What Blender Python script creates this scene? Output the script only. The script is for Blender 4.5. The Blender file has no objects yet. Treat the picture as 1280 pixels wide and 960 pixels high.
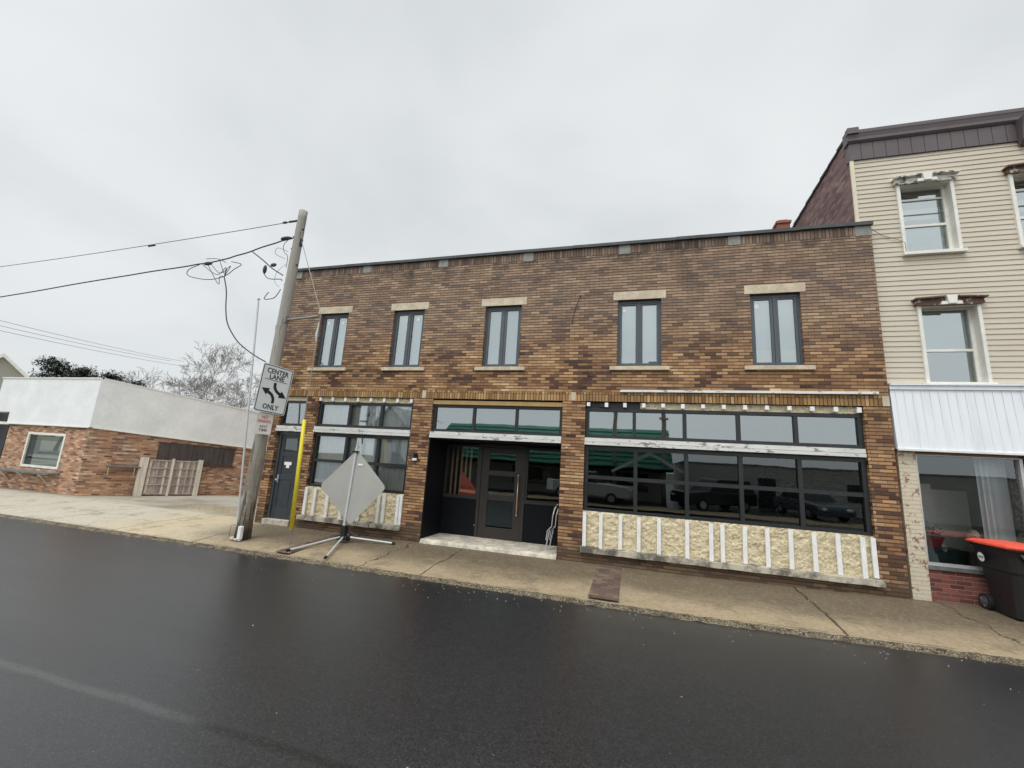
import bpy, math, random
from mathutils import Vector, Matrix, noise as mn
R = math.radians
random.seed(7)
scene = bpy.context.scene
col = scene.collection

# ------------------------------------------------------------------ node helpers
class NT:
    def __init__(s, tree):
        s.t = tree; s.n = tree.nodes; s.l = tree.links; s.n.clear()
    def new(s, typ, **kw):
        nd = s.n.new(typ)
        for k, v in kw.items(): setattr(nd, k, v)
        return nd
    def put(s, sock, v):
        if isinstance(v, bpy.types.NodeSocket): s.l.new(v, sock)
        elif v is not None:
            if sock.type == 'RGBA' and not hasattr(v, '__len__'): v = (v, v, v, 1)
            elif sock.type == 'RGBA' and len(v) == 3: v = (*v, 1)
            sock.default_value = v
    def m(s, op, a, b=0.0, c=None, clamp=False):
        nd = s.new('ShaderNodeMath', operation=op, use_clamp=clamp)
        s.put(nd.inputs[0], a); s.put(nd.inputs[1], b)
        if c is not None: s.put(nd.inputs[2], c)
        return nd.outputs[0]
    def step(s, v, a, b, t0=0.0, t1=1.0):
        nd = s.new('ShaderNodeMapRange', interpolation_type='SMOOTHSTEP')
        s.put(nd.inputs[0], v); s.put(nd.inputs[1], a); s.put(nd.inputs[2], b); s.put(nd.inputs[3], t0); s.put(nd.inputs[4], t1)
        return nd.outputs[0]
    def mix(s, f, a, b, mode='MIX'):
        nd = s.new('ShaderNodeMix', data_type='RGBA', blend_type=mode)
        s.put(nd.inputs[0], f); s.put(nd.inputs[6], a); s.put(nd.inputs[7], b)
        return nd.outputs[2]
    def noise(s, vec, scale, detail=3, rough=.55, dist=0.0):
        nd = s.new('ShaderNodeTexNoise')
        if vec is not None: s.l.new(vec, nd.inputs['Vector'])
        nd.inputs['Scale'].default_value = scale; nd.inputs['Detail'].default_value = detail
        nd.inputs['Roughness'].default_value = rough; nd.inputs['Distortion'].default_value = dist
        return nd.outputs[0]
    def vec(s, x, y, z=0.0):
        nd = s.new('ShaderNodeCombineXYZ'); s.put(nd.inputs[0], x); s.put(nd.inputs[1], y); s.put(nd.inputs[2], z)
        return nd.outputs[0]
    def ramp(s, f, stops, interp='LINEAR'):
        nd = s.new('ShaderNodeValToRGB'); cr = nd.color_ramp; cr.interpolation = interp
        while len(cr.elements) < len(stops): cr.elements.new(.5)
        for e, (p, c) in zip(cr.elements, stops):
            e.position = p; e.color = (*c, 1) if hasattr(c, '__len__') else (c, c, c, 1)
        s.l.new(f, nd.inputs[0]); return nd.outputs[0]
    def uv(s):
        nd = s.new('ShaderNodeUVMap', uv_map='UVMap')
        sp = s.new('ShaderNodeSeparateXYZ'); s.l.new(nd.outputs[0], sp.inputs[0])
        return nd.outputs[0], sp.outputs[0], sp.outputs[1]
    def obj(s):
        nd = s.new('ShaderNodeTexCoord')
        sp = s.new('ShaderNodeSeparateXYZ'); s.l.new(nd.outputs['Object'], sp.inputs[0])
        return nd.outputs['Object'], sp.outputs[0], sp.outputs[1], sp.outputs[2]
    def bump(s, h, strength=.5, dist=.01):
        nd = s.new('ShaderNodeBump'); s.l.new(h, nd.inputs['Height'])
        nd.inputs['Strength'].default_value = strength; nd.inputs['Distance'].default_value = dist
        return nd.outputs[0]
    def out(s, color, rough=.8, metal=0.0, normal=None, spec=.5, coat=0.0):
        p = s.new('ShaderNodeBsdfPrincipled'); o = s.new('ShaderNodeOutputMaterial')
        s.put(p.inputs['Base Color'], color); s.put(p.inputs['Roughness'], rough); s.put(p.inputs['Metallic'], metal)
        s.put(p.inputs['Specular IOR Level'], spec); s.put(p.inputs['Coat Weight'], coat)
        if normal is not None: s.l.new(normal, p.inputs['Normal'])
        s.l.new(p.outputs[0], o.inputs[0]); return p

def srgb(r, g, b):
    f = lambda c: (c/255/12.92) if c/255 <= .04045 else ((c/255+.055)/1.055)**2.4
    return (f(r), f(g), f(b))
MATS = {}
def mat(name):
    m = bpy.data.materials.new(name); m.use_nodes = True; MATS[name] = m
    return m, NT(m.node_tree)

def plain(name, c, rough=.6, metal=0.0, var=.15, scale=6.0, bump=.0, spec=.5, streak=False, coat=0.0):
    m, t = mat(name)
    v, x, y, z = t.obj()
    if streak: v = t.vec(x, y, t.m('MULTIPLY', z, .12))
    n = t.noise(v, scale, 5, .6)
    n2 = t.noise(v, scale*9, 3, .6)
    f = t.m('ADD', t.m('MULTIPLY', n, .7), t.m('MULTIPLY', n2, .3))
    f = t.step(f, .3, .7)
    a = tuple(k*(1-var) for k in c); b = tuple(min(1, k*(1+var)) for k in c)
    nb = t.bump(n2, bump, .004) if bump else None
    r = t.m('ADD', t.m('MULTIPLY', n, .2), rough-.1)
    t.out(t.mix(f, a, b), r, metal, nb, spec, coat)
    return m

def brick(name, w, h, stops, mortar, joint=.011, swap=False, cluster=.55, cscale=.9, hi=None, stain=0.0, offset=.5, bright=.25, rough=.85, peel=None, low=False, evk=1.7):
    m, t = mat(name)
    uv, u, v = t.uv()
    zz = v
    if swap: u, v = v, u
    row = t.m('FLOOR', t.m('DIVIDE', v, h))
    cu = t.m('ADD', t.m('DIVIDE', u, w), t.m('MULTIPLY', t.m('FLOORED_MODULO', row, 2.0), offset))
    cell = t.m('FLOOR', cu)
    fu = t.m('SUBTRACT', cu, cell); fv = t.m('SUBTRACT', t.m('DIVIDE', v, h), row)
    wn = t.new('ShaderNodeTexWhiteNoise', noise_dimensions='2D'); t.l.new(t.vec(cell, row), wn.inputs['Vector'])
    wn2 = t.new('ShaderNodeTexWhiteNoise', noise_dimensions='2D'); t.l.new(t.vec(t.m('ADD', cell, 37.3), t.m('ADD', row, 11.7)), wn2.inputs['Vector'])
    cl = t.noise(t.vec(t.m('MULTIPLY', cell, w), t.m('MULTIPLY', row, h*1.7)), cscale, 3, .6)
    r = t.m('ADD', t.m('MULTIPLY', wn.outputs[0], 1-cluster), t.m('MULTIPLY', t.step(cl, .3, .7), cluster))
    c = t.ramp(r, stops)
    br = t.m('ADD', t.m('MULTIPLY', wn2.outputs[0], bright*2), 1-bright)
    c = t.mix(1.0, c, t.vec(br, br, br), 'MULTIPLY')
    fine = t.noise(uv, 60, 4, .65)
    c = t.mix(t.m('MULTIPLY', t.step(fine, .45, .75), .35), c, tuple(k*.45 for k in stops[0][1]))
    if hi:   # soot and bleaching higher up the wall
        k = t.step(t.m('ADD', zz, t.m('MULTIPLY', t.noise(uv, .5, 3), 1.2)), hi[0], hi[1])
        c = t.mix(t.m('MULTIPLY', k, hi[3]), c, t.mix(wn2.outputs[0], tuple(q*.75 for q in hi[2]), tuple(q*1.25 for q in hi[2])))
    if low:
        drip = t.step(t.noise(t.vec(t.m('MULTIPLY', u, 3.0), t.m('MULTIPLY', zz, .25)), 1.6, 5, .7), .58, .74)
        c = t.mix(t.m('MULTIPLY', drip, .35), c, srgb(120, 110, 102))
        eff = t.step(t.noise(uv, .8, 7, .75), .6, .72)
        c = t.mix(t.m('MULTIPLY', eff, .3), c, srgb(196, 176, 150))
    if stain:
        sn = t.noise(t.vec(t.m('MULTIPLY', u, 1.0), t.m('MULTIPLY', v, .35)), 1.3, 5, .7)
        k = t.m('MULTIPLY', t.step(sn, .5, .72), stain)
        c = t.mix(k, c, (.035, .03, .028))
    if low:  # splash dirt at the foot of the wall, soot under the parapet
        k = t.step(t.m('ADD', zz, t.m('MULTIPLY', t.noise(uv, 2.0, 4), -.5)), .25, -.05)
        c = t.mix(t.m('MULTIPLY', k, .8), c, t.mix(wn2.outputs[0], srgb(66, 57, 49), srgb(100, 87, 73)))
        k = t.m('MULTIPLY', t.step(zz, 6.2, 6.75), t.step(t.noise(uv, 1.6, 5, .7), .45, .62))
        c = t.mix(t.m('MULTIPLY', k, .7), c, srgb(58, 54, 54))
    eu = t.m('MULTIPLY', t.m('MINIMUM', fu, t.m('SUBTRACT', 1.0, fu)), w)
    ev = t.m('MULTIPLY', t.m('MINIMUM', fv, t.m('SUBTRACT', 1.0, fv)), h)
    wob = t.m('MULTIPLY', t.m('SUBTRACT', fine, .5), .006)
    e = t.m('ADD', t.m('MINIMUM', t.m('MULTIPLY', eu, evk), ev), wob)
    k = t.step(e, joint*.35, joint*.65)
    mo = t.mix(t.noise(uv, 8, 3), tuple(q*.6 for q in mortar), mortar)
    c = t.mix(k, mo, c)
    if peel:
        pn = t.m('ADD', t.noise(uv, peel[2], 6, .7), t.m('MULTIPLY', t.noise(uv, 1.1, 2), .25))
        c = t.mix(t.step(pn, peel[1], peel[1]+.04), peel[0], c)
    hgt = t.m('ADD', k, t.m('MULTIPLY', fine, .35))
    t.out(c, rough, 0.0, t.bump(hgt, .9, .011), .3)
    return m

# ------------------------------------------------------------------ materials
BR = [(0.0, srgb(72, 54, 50)), (.23, srgb(98, 71, 60)), (.36, srgb(144, 107, 79)), (.52, srgb(172, 132, 95)), (.76, srgb(195, 156, 114)), (1.0, srgb(218, 185, 143))]
brick('brick_brown', .21, .0667, BR, srgb(92, 74, 60), joint=.015, evk=2.8, hi=(4.4, 6.3, srgb(150, 134, 122), .6), stain=.4, cluster=.48, bright=.2, cscale=1.1, low=True)  # mortar darkened so its colour carries the shadow in the horizontal joints
brick('brick_pier', .21, .0667, [(p, tuple(k*.95 for k in c)) for p, c in BR], srgb(92, 74, 60), joint=.0165, evk=3.0, stain=.45, cluster=.4, low=True)
brick('brick_soldier', .205, .0667, [(0, srgb(116, 86, 58)), (.3, srgb(156, 120, 80)), (.7, srgb(180, 144, 98)), (1, srgb(204, 170, 122))], srgb(78, 64, 52), swap=True, offset=0, cluster=.3, stain=.3)
brick('brick_soldier_top', .205, .0667, [(0, srgb(92, 78, 68)), (.5, srgb(132, 112, 98)), (1, srgb(160, 138, 120))], srgb(84, 74, 66), swap=True, offset=0, cluster=.3, stain=.75)
brick('brick_multi', .2, .0667, [(0, srgb(104, 78, 74)), (.14, srgb(140, 102, 84)), (.4, srgb(184, 138, 108)), (.75, srgb(204, 162, 130)), (1, srgb(228, 200, 172))], srgb(188, 168, 150), joint=.014, cluster=.15, cscale=1.5, stain=.3, bright=.2)
brick('brick_red', .2, .07, [(0, srgb(92, 52, 48)), (.5, srgb(130, 74, 66)), (1, srgb(158, 102, 90))], srgb(158, 146, 138), cluster=.2, stain=.35)
brick('brick_side', .2, .07, [(0, srgb(112, 90, 88)), (.5, srgb(140, 112, 108)), (1, srgb(164, 138, 132))], srgb(128, 112, 108), cluster=.3, stain=.35)
brick('brick_painted', .2, .07, [(0, srgb(140, 92, 78)), (1, srgb(172, 132, 112))], srgb(188, 174, 154), cluster=.2, peel=(srgb(216, 206, 182), .675, 7))
brick('brick_flaking', .2, .07, [(0, srgb(70, 52, 48)), (1, srgb(112, 84, 74))], srgb(120, 110, 100), cluster=.2, peel=(srgb(196, 188, 176), .58, 11))
brick('paver_brick', .2, .1, [(0, srgb(84, 68, 62)), (.5, srgb(112, 92, 82)), (1, srgb(136, 116, 102))], srgb(104, 92, 80), cluster=.4, stain=.3)

plain('limestone', srgb(206, 192, 168), .85, var=.22, scale=5, bump=.5)
plain('block', srgb(146, 146, 142), .85, var=.22, scale=7, bump=.5)
plain('coping', srgb(76, 79, 80), .55, .3, var=.3, scale=3)
plain('frame_dark', srgb(84, 90, 96), .42, .1, var=.1)
plain('frame_black', srgb(44, 45, 47), .42, .1, var=.12)
plain('door_brown', srgb(54, 48, 46), .45, 0, var=.1)
plain('navy', srgb(15, 17, 23), .6, 0, var=.15, scale=2, spec=.2)
plain('door_grey', srgb(52, 58, 64), .4, 0, var=.15)
plain('gold', srgb(222, 190, 156), .32, .6, var=.05)
plain('steel', srgb(190, 194, 198), .35, .8, var=.1)
plain('alu', srgb(208, 210, 210), .45, .35, var=.08, scale=3)
plain('sign_back', srgb(184, 184, 178), .42, .35, var=.06, scale=1.6)
plain('sign_white', srgb(232, 236, 236), .45, 0, var=.03)
plain('sign_dirty', srgb(222, 214, 208), .6, 0, var=.08)
plain('sign_black', srgb(28, 30, 34), .5)
plain('sign_red', srgb(168, 54, 56), .5)
plain('sign_grey', srgb(96, 74, 74), .5)
plain('white_trim', srgb(236, 234, 226), .5, var=.1, scale=3, bump=.2)
plain('white_stud', srgb(246, 247, 245), .5, 0, var=.06)
plain('cream_trim', srgb(226, 216, 190), .5, var=.06)
plain('fascia', srgb(98, 88, 90), .5, .05, var=.1, scale=2)
plain('yellow', srgb(226, 206, 44), .5, var=.06)
plain('black_rubber', srgb(26, 26, 28), .75)
plain('bin_black', srgb(34, 32, 34), .5, var=.15, scale=8, bump=.25)
plain('bin_grey', srgb(92, 92, 92), .5, var=.15, scale=8)
plain('bin_lid', srgb(240, 92, 68), .45, var=.06)
plain('clay', srgb(150, 96, 78), .85, var=.25)
plain('tan_wood', srgb(176, 146, 96), .75, var=.15, scale=4, bump=.3)
plain('concrete_white', srgb(196, 188, 172), .9, var=.4, scale=5, bump=.8)
plain('wire', srgb(112, 116, 120), .6)
plain('wire_black', srgb(44, 47, 50), .6)
plain('wire_steel', srgb(150, 150, 146), .5, .4)
plain('shelf_wood', srgb(112, 114, 110), .8, var=.3, scale=8, bump=.5)
plain('pallet_wood', srgb(182, 168, 160), .85, var=.35, scale=7, bump=.6, streak=True)
plain('pallet_light', srgb(214, 204, 188), .85, var=.25, scale=7, bump=.6, streak=True)
plain('boarding', srgb(78, 70, 68), .85, var=.4, scale=9, bump=.6, streak=True)
plain('stucco', srgb(238, 240, 241), .9, var=.07, scale=1.2, bump=.6)
plain('stucco_side', srgb(238, 238, 236), .9, var=.1, scale=1.2, bump=.6)
plain('house_grey', srgb(168, 168, 158), .8, var=.06)
plain('roof_grey', srgb(150, 152, 150), .8, var=.15)
plain('tar', srgb(60, 60, 60), .9)
plain('bark', srgb(140, 136, 132), .9, var=.3, scale=5)  # bark tone lightened, distance haze is put into the colour
plain('blind', srgb(192, 202, 208), .9, var=.03)
plain('curtain', srgb(232, 236, 238), .9, var=.05)
plain('cream_card', srgb(236, 232, 208), .8, var=.02)
plain('paper', srgb(250, 250, 248), .7, var=.02)
plain('interior', srgb(74, 72, 70), .9)
plain('interior_light', srgb(150, 148, 140), .9)
plain('slat', srgb(190, 160, 130), .7, var=.2)
plain('orange', srgb(204, 72, 40), .6)
plain('plastic_white', srgb(232, 236, 238), .5)
plain('skin', srgb(240, 212, 184), .5, var=.05)
plain('pot_red', srgb(166, 60, 52), .5)
plain('cabinet', srgb(40, 66, 62), .5)
plain('leaf_dull', srgb(60, 78, 50), .7, var=.3)
plain('petal', srgb(226, 206, 208), .7)
plain('green_roof', srgb(24, 150, 124), .5, 0, var=.1)
plain('pale_wall', srgb(216, 214, 206), .85, var=.06)
plain('car_white', srgb(206, 208, 210), .25, .0, var=.02, coat=.6)
plain('car_black', srgb(26, 28, 32), .25, .0, var=.02, coat=.6)
plain('car_blue', srgb(60, 76, 92), .25, .0, var=.02, coat=.6)
plain('lamp_glass', (.95, .95, .9), .15)
plain('pebble', srgb(190, 184, 172), .9, var=.3)
plain('dry_grass', srgb(172, 152, 106), .9, var=.3)

def glass(name, base, tint, wob=.0):
    m, t = mat(name)
    fr = t.new('ShaderNodeFresnel'); fr.inputs[0].default_value = 1.5
    fac = t.m('ADD', t.m('MULTIPLY', fr.outputs[0], 1.3), base, clamp=True)
    tr = t.new('ShaderNodeBsdfTransparent'); t.put(tr.inputs[0], tint)
    gl = t.new('ShaderNodeBsdfGlossy'); gl.inputs['Roughness'].default_value = .015; t.put(gl.inputs['Color'], (.88, .95, .96))
    v, x, y, z = t.obj()
    nrm = t.bump(t.noise(v, 1.1, 2), .09+wob, .012)
    t.l.new(nrm, gl.inputs['Normal'])
    mx = t.new('ShaderNodeMixShader'); o = t.new('ShaderNodeOutputMaterial')
    t.l.new(fac, mx.inputs[0]); t.l.new(tr.outputs[0], mx.inputs[1]); t.l.new(gl.outputs[0], mx.inputs[2]); t.l.new(mx.outputs[0], o.inputs[0])
    return m
glass('glass_dark', .06, (.36, .44, .44))
glass('glass_transom', .26, (.35, .42, .42))
glass('glass_light', .24, (.96, .98, .98))
glass('glass_upper', .33, (.82, .89, .92))
glass('glass_clear', .34, (.82, .86, .86))
glass('glass_shop', .07, (.93, .96, .96))

def mk_foam():
    m, t = mat('foam')
    v, x, y, z = t.obj()
    n = t.noise(v, 26, 5, .7, .8); n2 = t.noise(v, 70, 4, .6)
    c = t.ramp(n, [(.3, srgb(178, 158, 116)), (.4, srgb(230, 212, 172)), (.58, srgb(248, 235, 204)), (.75, srgb(253, 246, 226))])
    dk = t.step(t.noise(v, 3.1, 7, .8), .58, .68)
    c = t.mix(t.m('MULTIPLY', dk, .55), c, srgb(120, 98, 62))
    t.out(c, .85, 0, t.bump(t.m('ADD', n, t.m('MULTIPLY', n2, .4)), 1.0, .03), .2)
mk_foam()

def mk_peel():
    m, t = mat('peeling_white')
    v, x, y, z = t.obj()
    vv = t.vec(t.m('MULTIPLY', x, .35), y, z)
    n = t.noise(vv, 16, 6, .7); st = t.noise(v, 1.4, 3)
    k = t.m('MULTIPLY', t.step(t.m('ADD', n, t.m('MULTIPLY', st, .3)), .72, .78), .8)
    c = t.mix(k, t.mix(st, srgb(196, 196, 192), srgb(244, 244, 240)), srgb(112, 104, 96))
    t.out(c, .75, 0, t.bump(n, .6, .006), .3)
    m, t = mat('dirty_sill')
    v, x, y, z = t.obj()
    n = t.noise(v, 4, 6, .7); st = t.noise(v, 1.1, 4)
    k = t.m('MULTIPLY', t.step(t.m('ADD', n, t.m('MULTIPLY', st, .5)), .6, .88), .85)
    c = t.mix(k, t.mix(n, srgb(176, 168, 152), srgb(206, 196, 178)), srgb(62, 60, 56))
    t.out(c, .9, 0, t.bump(t.noise(v, 30, 4), .7, .006), .2)
    m, t = mat('cap_worn')
    v, x, y, z = t.obj()
    n = t.noise(v, 9, 6, .75)
    c = t.mix(t.step(n, .41, .5), srgb(120, 110, 104), srgb(222, 220, 214))
    t.out(c, .8, 0, t.bump(n, .6, .01), .2)
    m, t = mat('cap_brown')
    v, x, y, z = t.obj()
    n = t.noise(v, 9, 6, .75)
    c = t.mix(t.step(n, .56, .6), srgb(112, 90, 78), srgb(210, 206, 198))
    t.out(c, .8, 0, t.bump(n, .6, .01), .2)
mk_peel()

def mk_siding():
    m, t = mat('siding')
    v, x, y, z = t.obj()
    n = t.noise(t.vec(x, y, t.m('MULTIPLY', z, 3.0)), .7, 4)
    f2 = t.noise(t.vec(t.m('MULTIPLY', x, .3), y, t.m('MULTIPLY', z, 8.0)), 2.0, 4)
    c = t.mix(n, srgb(200, 189, 170), srgb(214, 205, 189))
    c = t.mix(t.m('MULTIPLY', t.step(f2, .55, .8), .25), c, srgb(184, 170, 148))
    t.out(c, .55, 0, t.bump(f2, .2, .004), .35)
    m, t = mat('awning_white')
    v, x, y, z = t.obj()
    n = t.noise(t.vec(x, y, t.m('MULTIPLY', z, .1)), 6, 4)
    c = t.mix(t.m('MULTIPLY', t.step(n, .45, .75), .35), srgb(238, 242, 246), srgb(196, 204, 208))
    t.out(c, .4, 0, None, .5)
mk_siding()

def mk_pole():
    m, t = mat('pole_wood')
    v, x, y, z = t.obj()
    vs = t.vec(t.m('MULTIPLY', x, 1.0), y, t.m('MULTIPLY', z, .05))
    n = t.noise(vs, 26, 5, .7); n2 = t.noise(vs, 70, 3, .6); p = t.noise(v, 1.6, 5, .7)
    crack = t.step(t.noise(vs, 15, 2, .5, .6), .62, .66)
    low = t.step(z, 2.6, .2)
    c = t.mix(n, srgb(138, 134, 126), srgb(192, 188, 178))
    c = t.mix(t.m('MULTIPLY', low, t.step(p, .35, .6)), c, srgb(120, 100, 80))
    c = t.mix(t.m('MULTIPLY', low, t.step(n, .5, .62)), c, srgb(60, 52, 46))
    c = t.mix(t.m('MULTIPLY', t.step(t.m('ADD', z, t.m('MULTIPLY', p, .4)), .75, .3), .85), c, srgb(44, 38, 34))
    c = t.mix(t.m('MULTIPLY', crack, t.m('ADD', .35, t.m('MULTIPLY', low, .5))), c, srgb(48, 42, 38))
    hh = t.m('SUBTRACT', t.m('ADD', n, t.m('MULTIPLY', n2, .5)), crack)
    t.out(c, .9, 0, t.bump(hh, .9, .02), .2)
mk_pole()

def mk_ground():
    m, t = mat('asphalt')
    v, x, y, z = t.obj()
    g = t.noise(v, 75, 3, .8); g2 = t.noise(v, 160, 2, .7); big = t.noise(v, .4, 4, .6); g3 = t.noise(v, 28, 2, .7)
    vs = t.vec(t.m('MULTIPLY', x, .15), y, 0.0)
    lanes = t.noise(vs, 1.1, 3, .5)
    gg = t.m('ADD', t.m('MULTIPLY', g, .6), t.m('MULTIPLY', g2, .4))
    c = t.ramp(gg, [(.38, (.002, .002, .002)), (.5, (.016, .016, .017)), (.58, (.038, .039, .043)), (.68, (.10, .102, .108))])
    c = t.mix(t.m('MULTIPLY', t.step(big, .35, .7), .2), c, (.022, .022, .023))
    speck = t.step(t.noise(v, 48, 1), .775, .80)
    c = t.mix(t.m('MULTIPLY', speck, .6), c, (.2, .2, .19))
    # dusty paving seam, darker and rougher towards the east
    d = t.m('ABSOLUTE', t.m('ADD', t.m('ADD', y, 6.42), t.m('MULTIPLY', t.m('SUBTRACT', t.noise(v, 1.5, 3), .5), .1)))
    seam = t.m('MULTIPLY', t.step(d, .07, .01), t.step(g3, .3, .5))
    west = t.step(x, -2.7, -3.6)
    east = t.m('MULTIPLY', t.step(x, -3.2, -2.9), t.step(x, -.2, -1.6))
    c = t.mix(t.m('MULTIPLY', t.m('MULTIPLY', seam, west), .26), c, (.15, .15, .145))
    c = t.mix(t.m('MULTIPLY', t.m('MULTIPLY', seam, east), .9), c, (.006, .006, .006))
    r = t.m('ADD', t.m('MULTIPLY', lanes, .16), t.m('ADD', .2, t.m('MULTIPLY', gg, .12)))
    h = t.m('ADD', gg, t.m('MULTIPLY', t.m('MULTIPLY', seam, east), -.8))
    t.out(c, r, 0, t.bump(h, .35, .005), .7)

    m, t = mat('sidewalk')
    v, x, y, z = t.obj()
    fine = t.noise(v, 45, 5, .8); med = t.noise(v, 5.0, 8, .75); big = t.noise(t.vec(t.m('MULTIPLY', x, .5), y, 0.0), .9, 4, .6)
    east = t.step(t.m('ADD', x, t.m('MULTIPLY', med, 1.0)), -10.5, -7.5)
    c = t.mix(east, t.mix(med, srgb(172, 164, 146), srgb(204, 198, 182)), t.mix(med, srgb(146, 130, 104), srgb(186, 167, 136)))
    c = t.mix(t.m('MULTIPLY', t.step(x, -13.0, -10.5), t.m('SUBTRACT', 1.0, east)), c, srgb(196, 180, 150))
    damp = t.m('MULTIPLY', t.step(t.m('ADD', y, t.m('MULTIPLY', t.m('SUBTRACT', big, .5), 2.2)), -2.1, -.8), t.step(x, -10.0, -8.6))
    c = t.mix(t.m('MULTIPLY', damp, .85), c, t.mix(med, srgb(78, 68, 55), srgb(108, 95, 77)))
    blot = t.step(t.noise(v, 1.6, 8, .75), .5, .66)
    c = t.mix(t.m('MULTIPLY', blot, .45), c, srgb(84, 74, 62))
    c = t.mix(t.m('MULTIPLY', t.step(fine, .42, .7), .4), c, srgb(84, 75, 62))
    agg = t.noise(v, 17, 4, .85)
    c = t.mix(t.m('MULTIPLY', t.step(agg, .5, .66), .2), c, srgb(206, 194, 168))
    c = t.mix(t.m('MULTIPLY', t.step(agg, .47, .34), .28), c, srgb(74, 66, 54))
    jt = None
    for xj, yw in ((-4.74, .6), (-3.55, .25), (2.8, .15), (4.9, .6), (-8.9, .3), (-11.3, .2), (-13.6, .2), (-16, .2), (8.4, .2)):
        dx = t.m('ABSOLUTE', t.m('SUBTRACT', t.m('ADD', x, t.m('MULTIPLY', t.m('SUBTRACT', t.noise(v, 2.5, 4), .5), yw)), xj+yw*0))
        k = t.step(dx, .022, .006)
        if xj == 2.8: k = t.step(dx, .03, .008)
        jt = k if jt is None else t.m('MAXIMUM', jt, k)
    # seam 0.35 m behind the kerb
    dy = t.m('ABSOLUTE', t.m('ADD', y, 2.0))
    ks = t.m('MULTIPLY', t.step(dy, .016, .005), t.step(t.noise(v, .7, 2), .45, .55))
    jt = t.m('MAXIMUM', jt, t.m('MULTIPLY', ks, .7))
    c = t.mix(t.m('MULTIPLY', jt, .85), c, srgb(48, 42, 34))
    h = t.m('SUBTRACT', t.m('ADD', t.m('ADD', t.m('MULTIPLY', fine, .3), t.m('MULTIPLY', agg, .5)), t.m('MULTIPLY', med, .4)), t.m('MULTIPLY', jt, 1.0))
    t.out(c, t.m('SUBTRACT', .85, t.m('MULTIPLY', damp, .25)), 0, t.bump(h, .6, .01), .35)

    m, t = mat('kerb_gravel')
    v, x, y, z = t.obj()
    a = t.noise(v, 55, 4, .8); b = t.noise(v, 6, 4)
    c = t.ramp(a, [(.38, srgb(40, 36, 32)), (.5, srgb(112, 101, 84)), (.6, srgb(176, 164, 140)), (.72, srgb(214, 206, 188))])
    c = t.mix(t.m('MULTIPLY', t.step(b, .45, .65), .5), c, srgb(60, 54, 46))
    t.out(c, .9, 0, t.bump(a, 1.0, .02), .2)

    m, t = mat('lot')
    v, x, y, z = t.obj()
    fine = t.noise(v, 60, 4, .7); med = t.noise(v, 1.4, 6, .7); big = t.noise(v, .35, 4, .6)
    c = t.mix(med, srgb(150, 146, 134), srgb(196, 190, 176))
    c = t.mix(t.m('MULTIPLY', t.step(big, .45, .62), .7), c, srgb(120, 112, 98))
    g = t.m('MULTIPLY', t.step(t.noise(v, 2.4, 6, .75), .5, .62), t.step(t.m('ABSOLUTE', t.m('SUBTRACT', y, 1.2)), 1.3, .1))
    c = t.mix(t.m('MULTIPLY', g, .8), c, srgb(150, 128, 88))
    c = t.mix(t.m('MULTIPLY', t.step(fine, .5, .7), .4), c, srgb(110, 100, 84))
    t.out(c, .9, 0, t.bump(t.m('ADD', fine, med), .7, .02), .2)

    m, t = mat('earth')
    v, x, y, z = t.obj()
    n = t.noise(v, .15, 6, .7)
    t.out(t.mix(n, srgb(96, 92, 74), srgb(138, 130, 104)), .95)
mk_ground()

def mk_foliage():
    m, t = mat('needles')
    v, x, y, z = t.obj()
    n = t.noise(v, 1.3, 4)
    t.out(t.mix(n, (.018, .028, .02), (.05, .07, .05)), .8, 0, None, .2)
mk_foliage()

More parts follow.
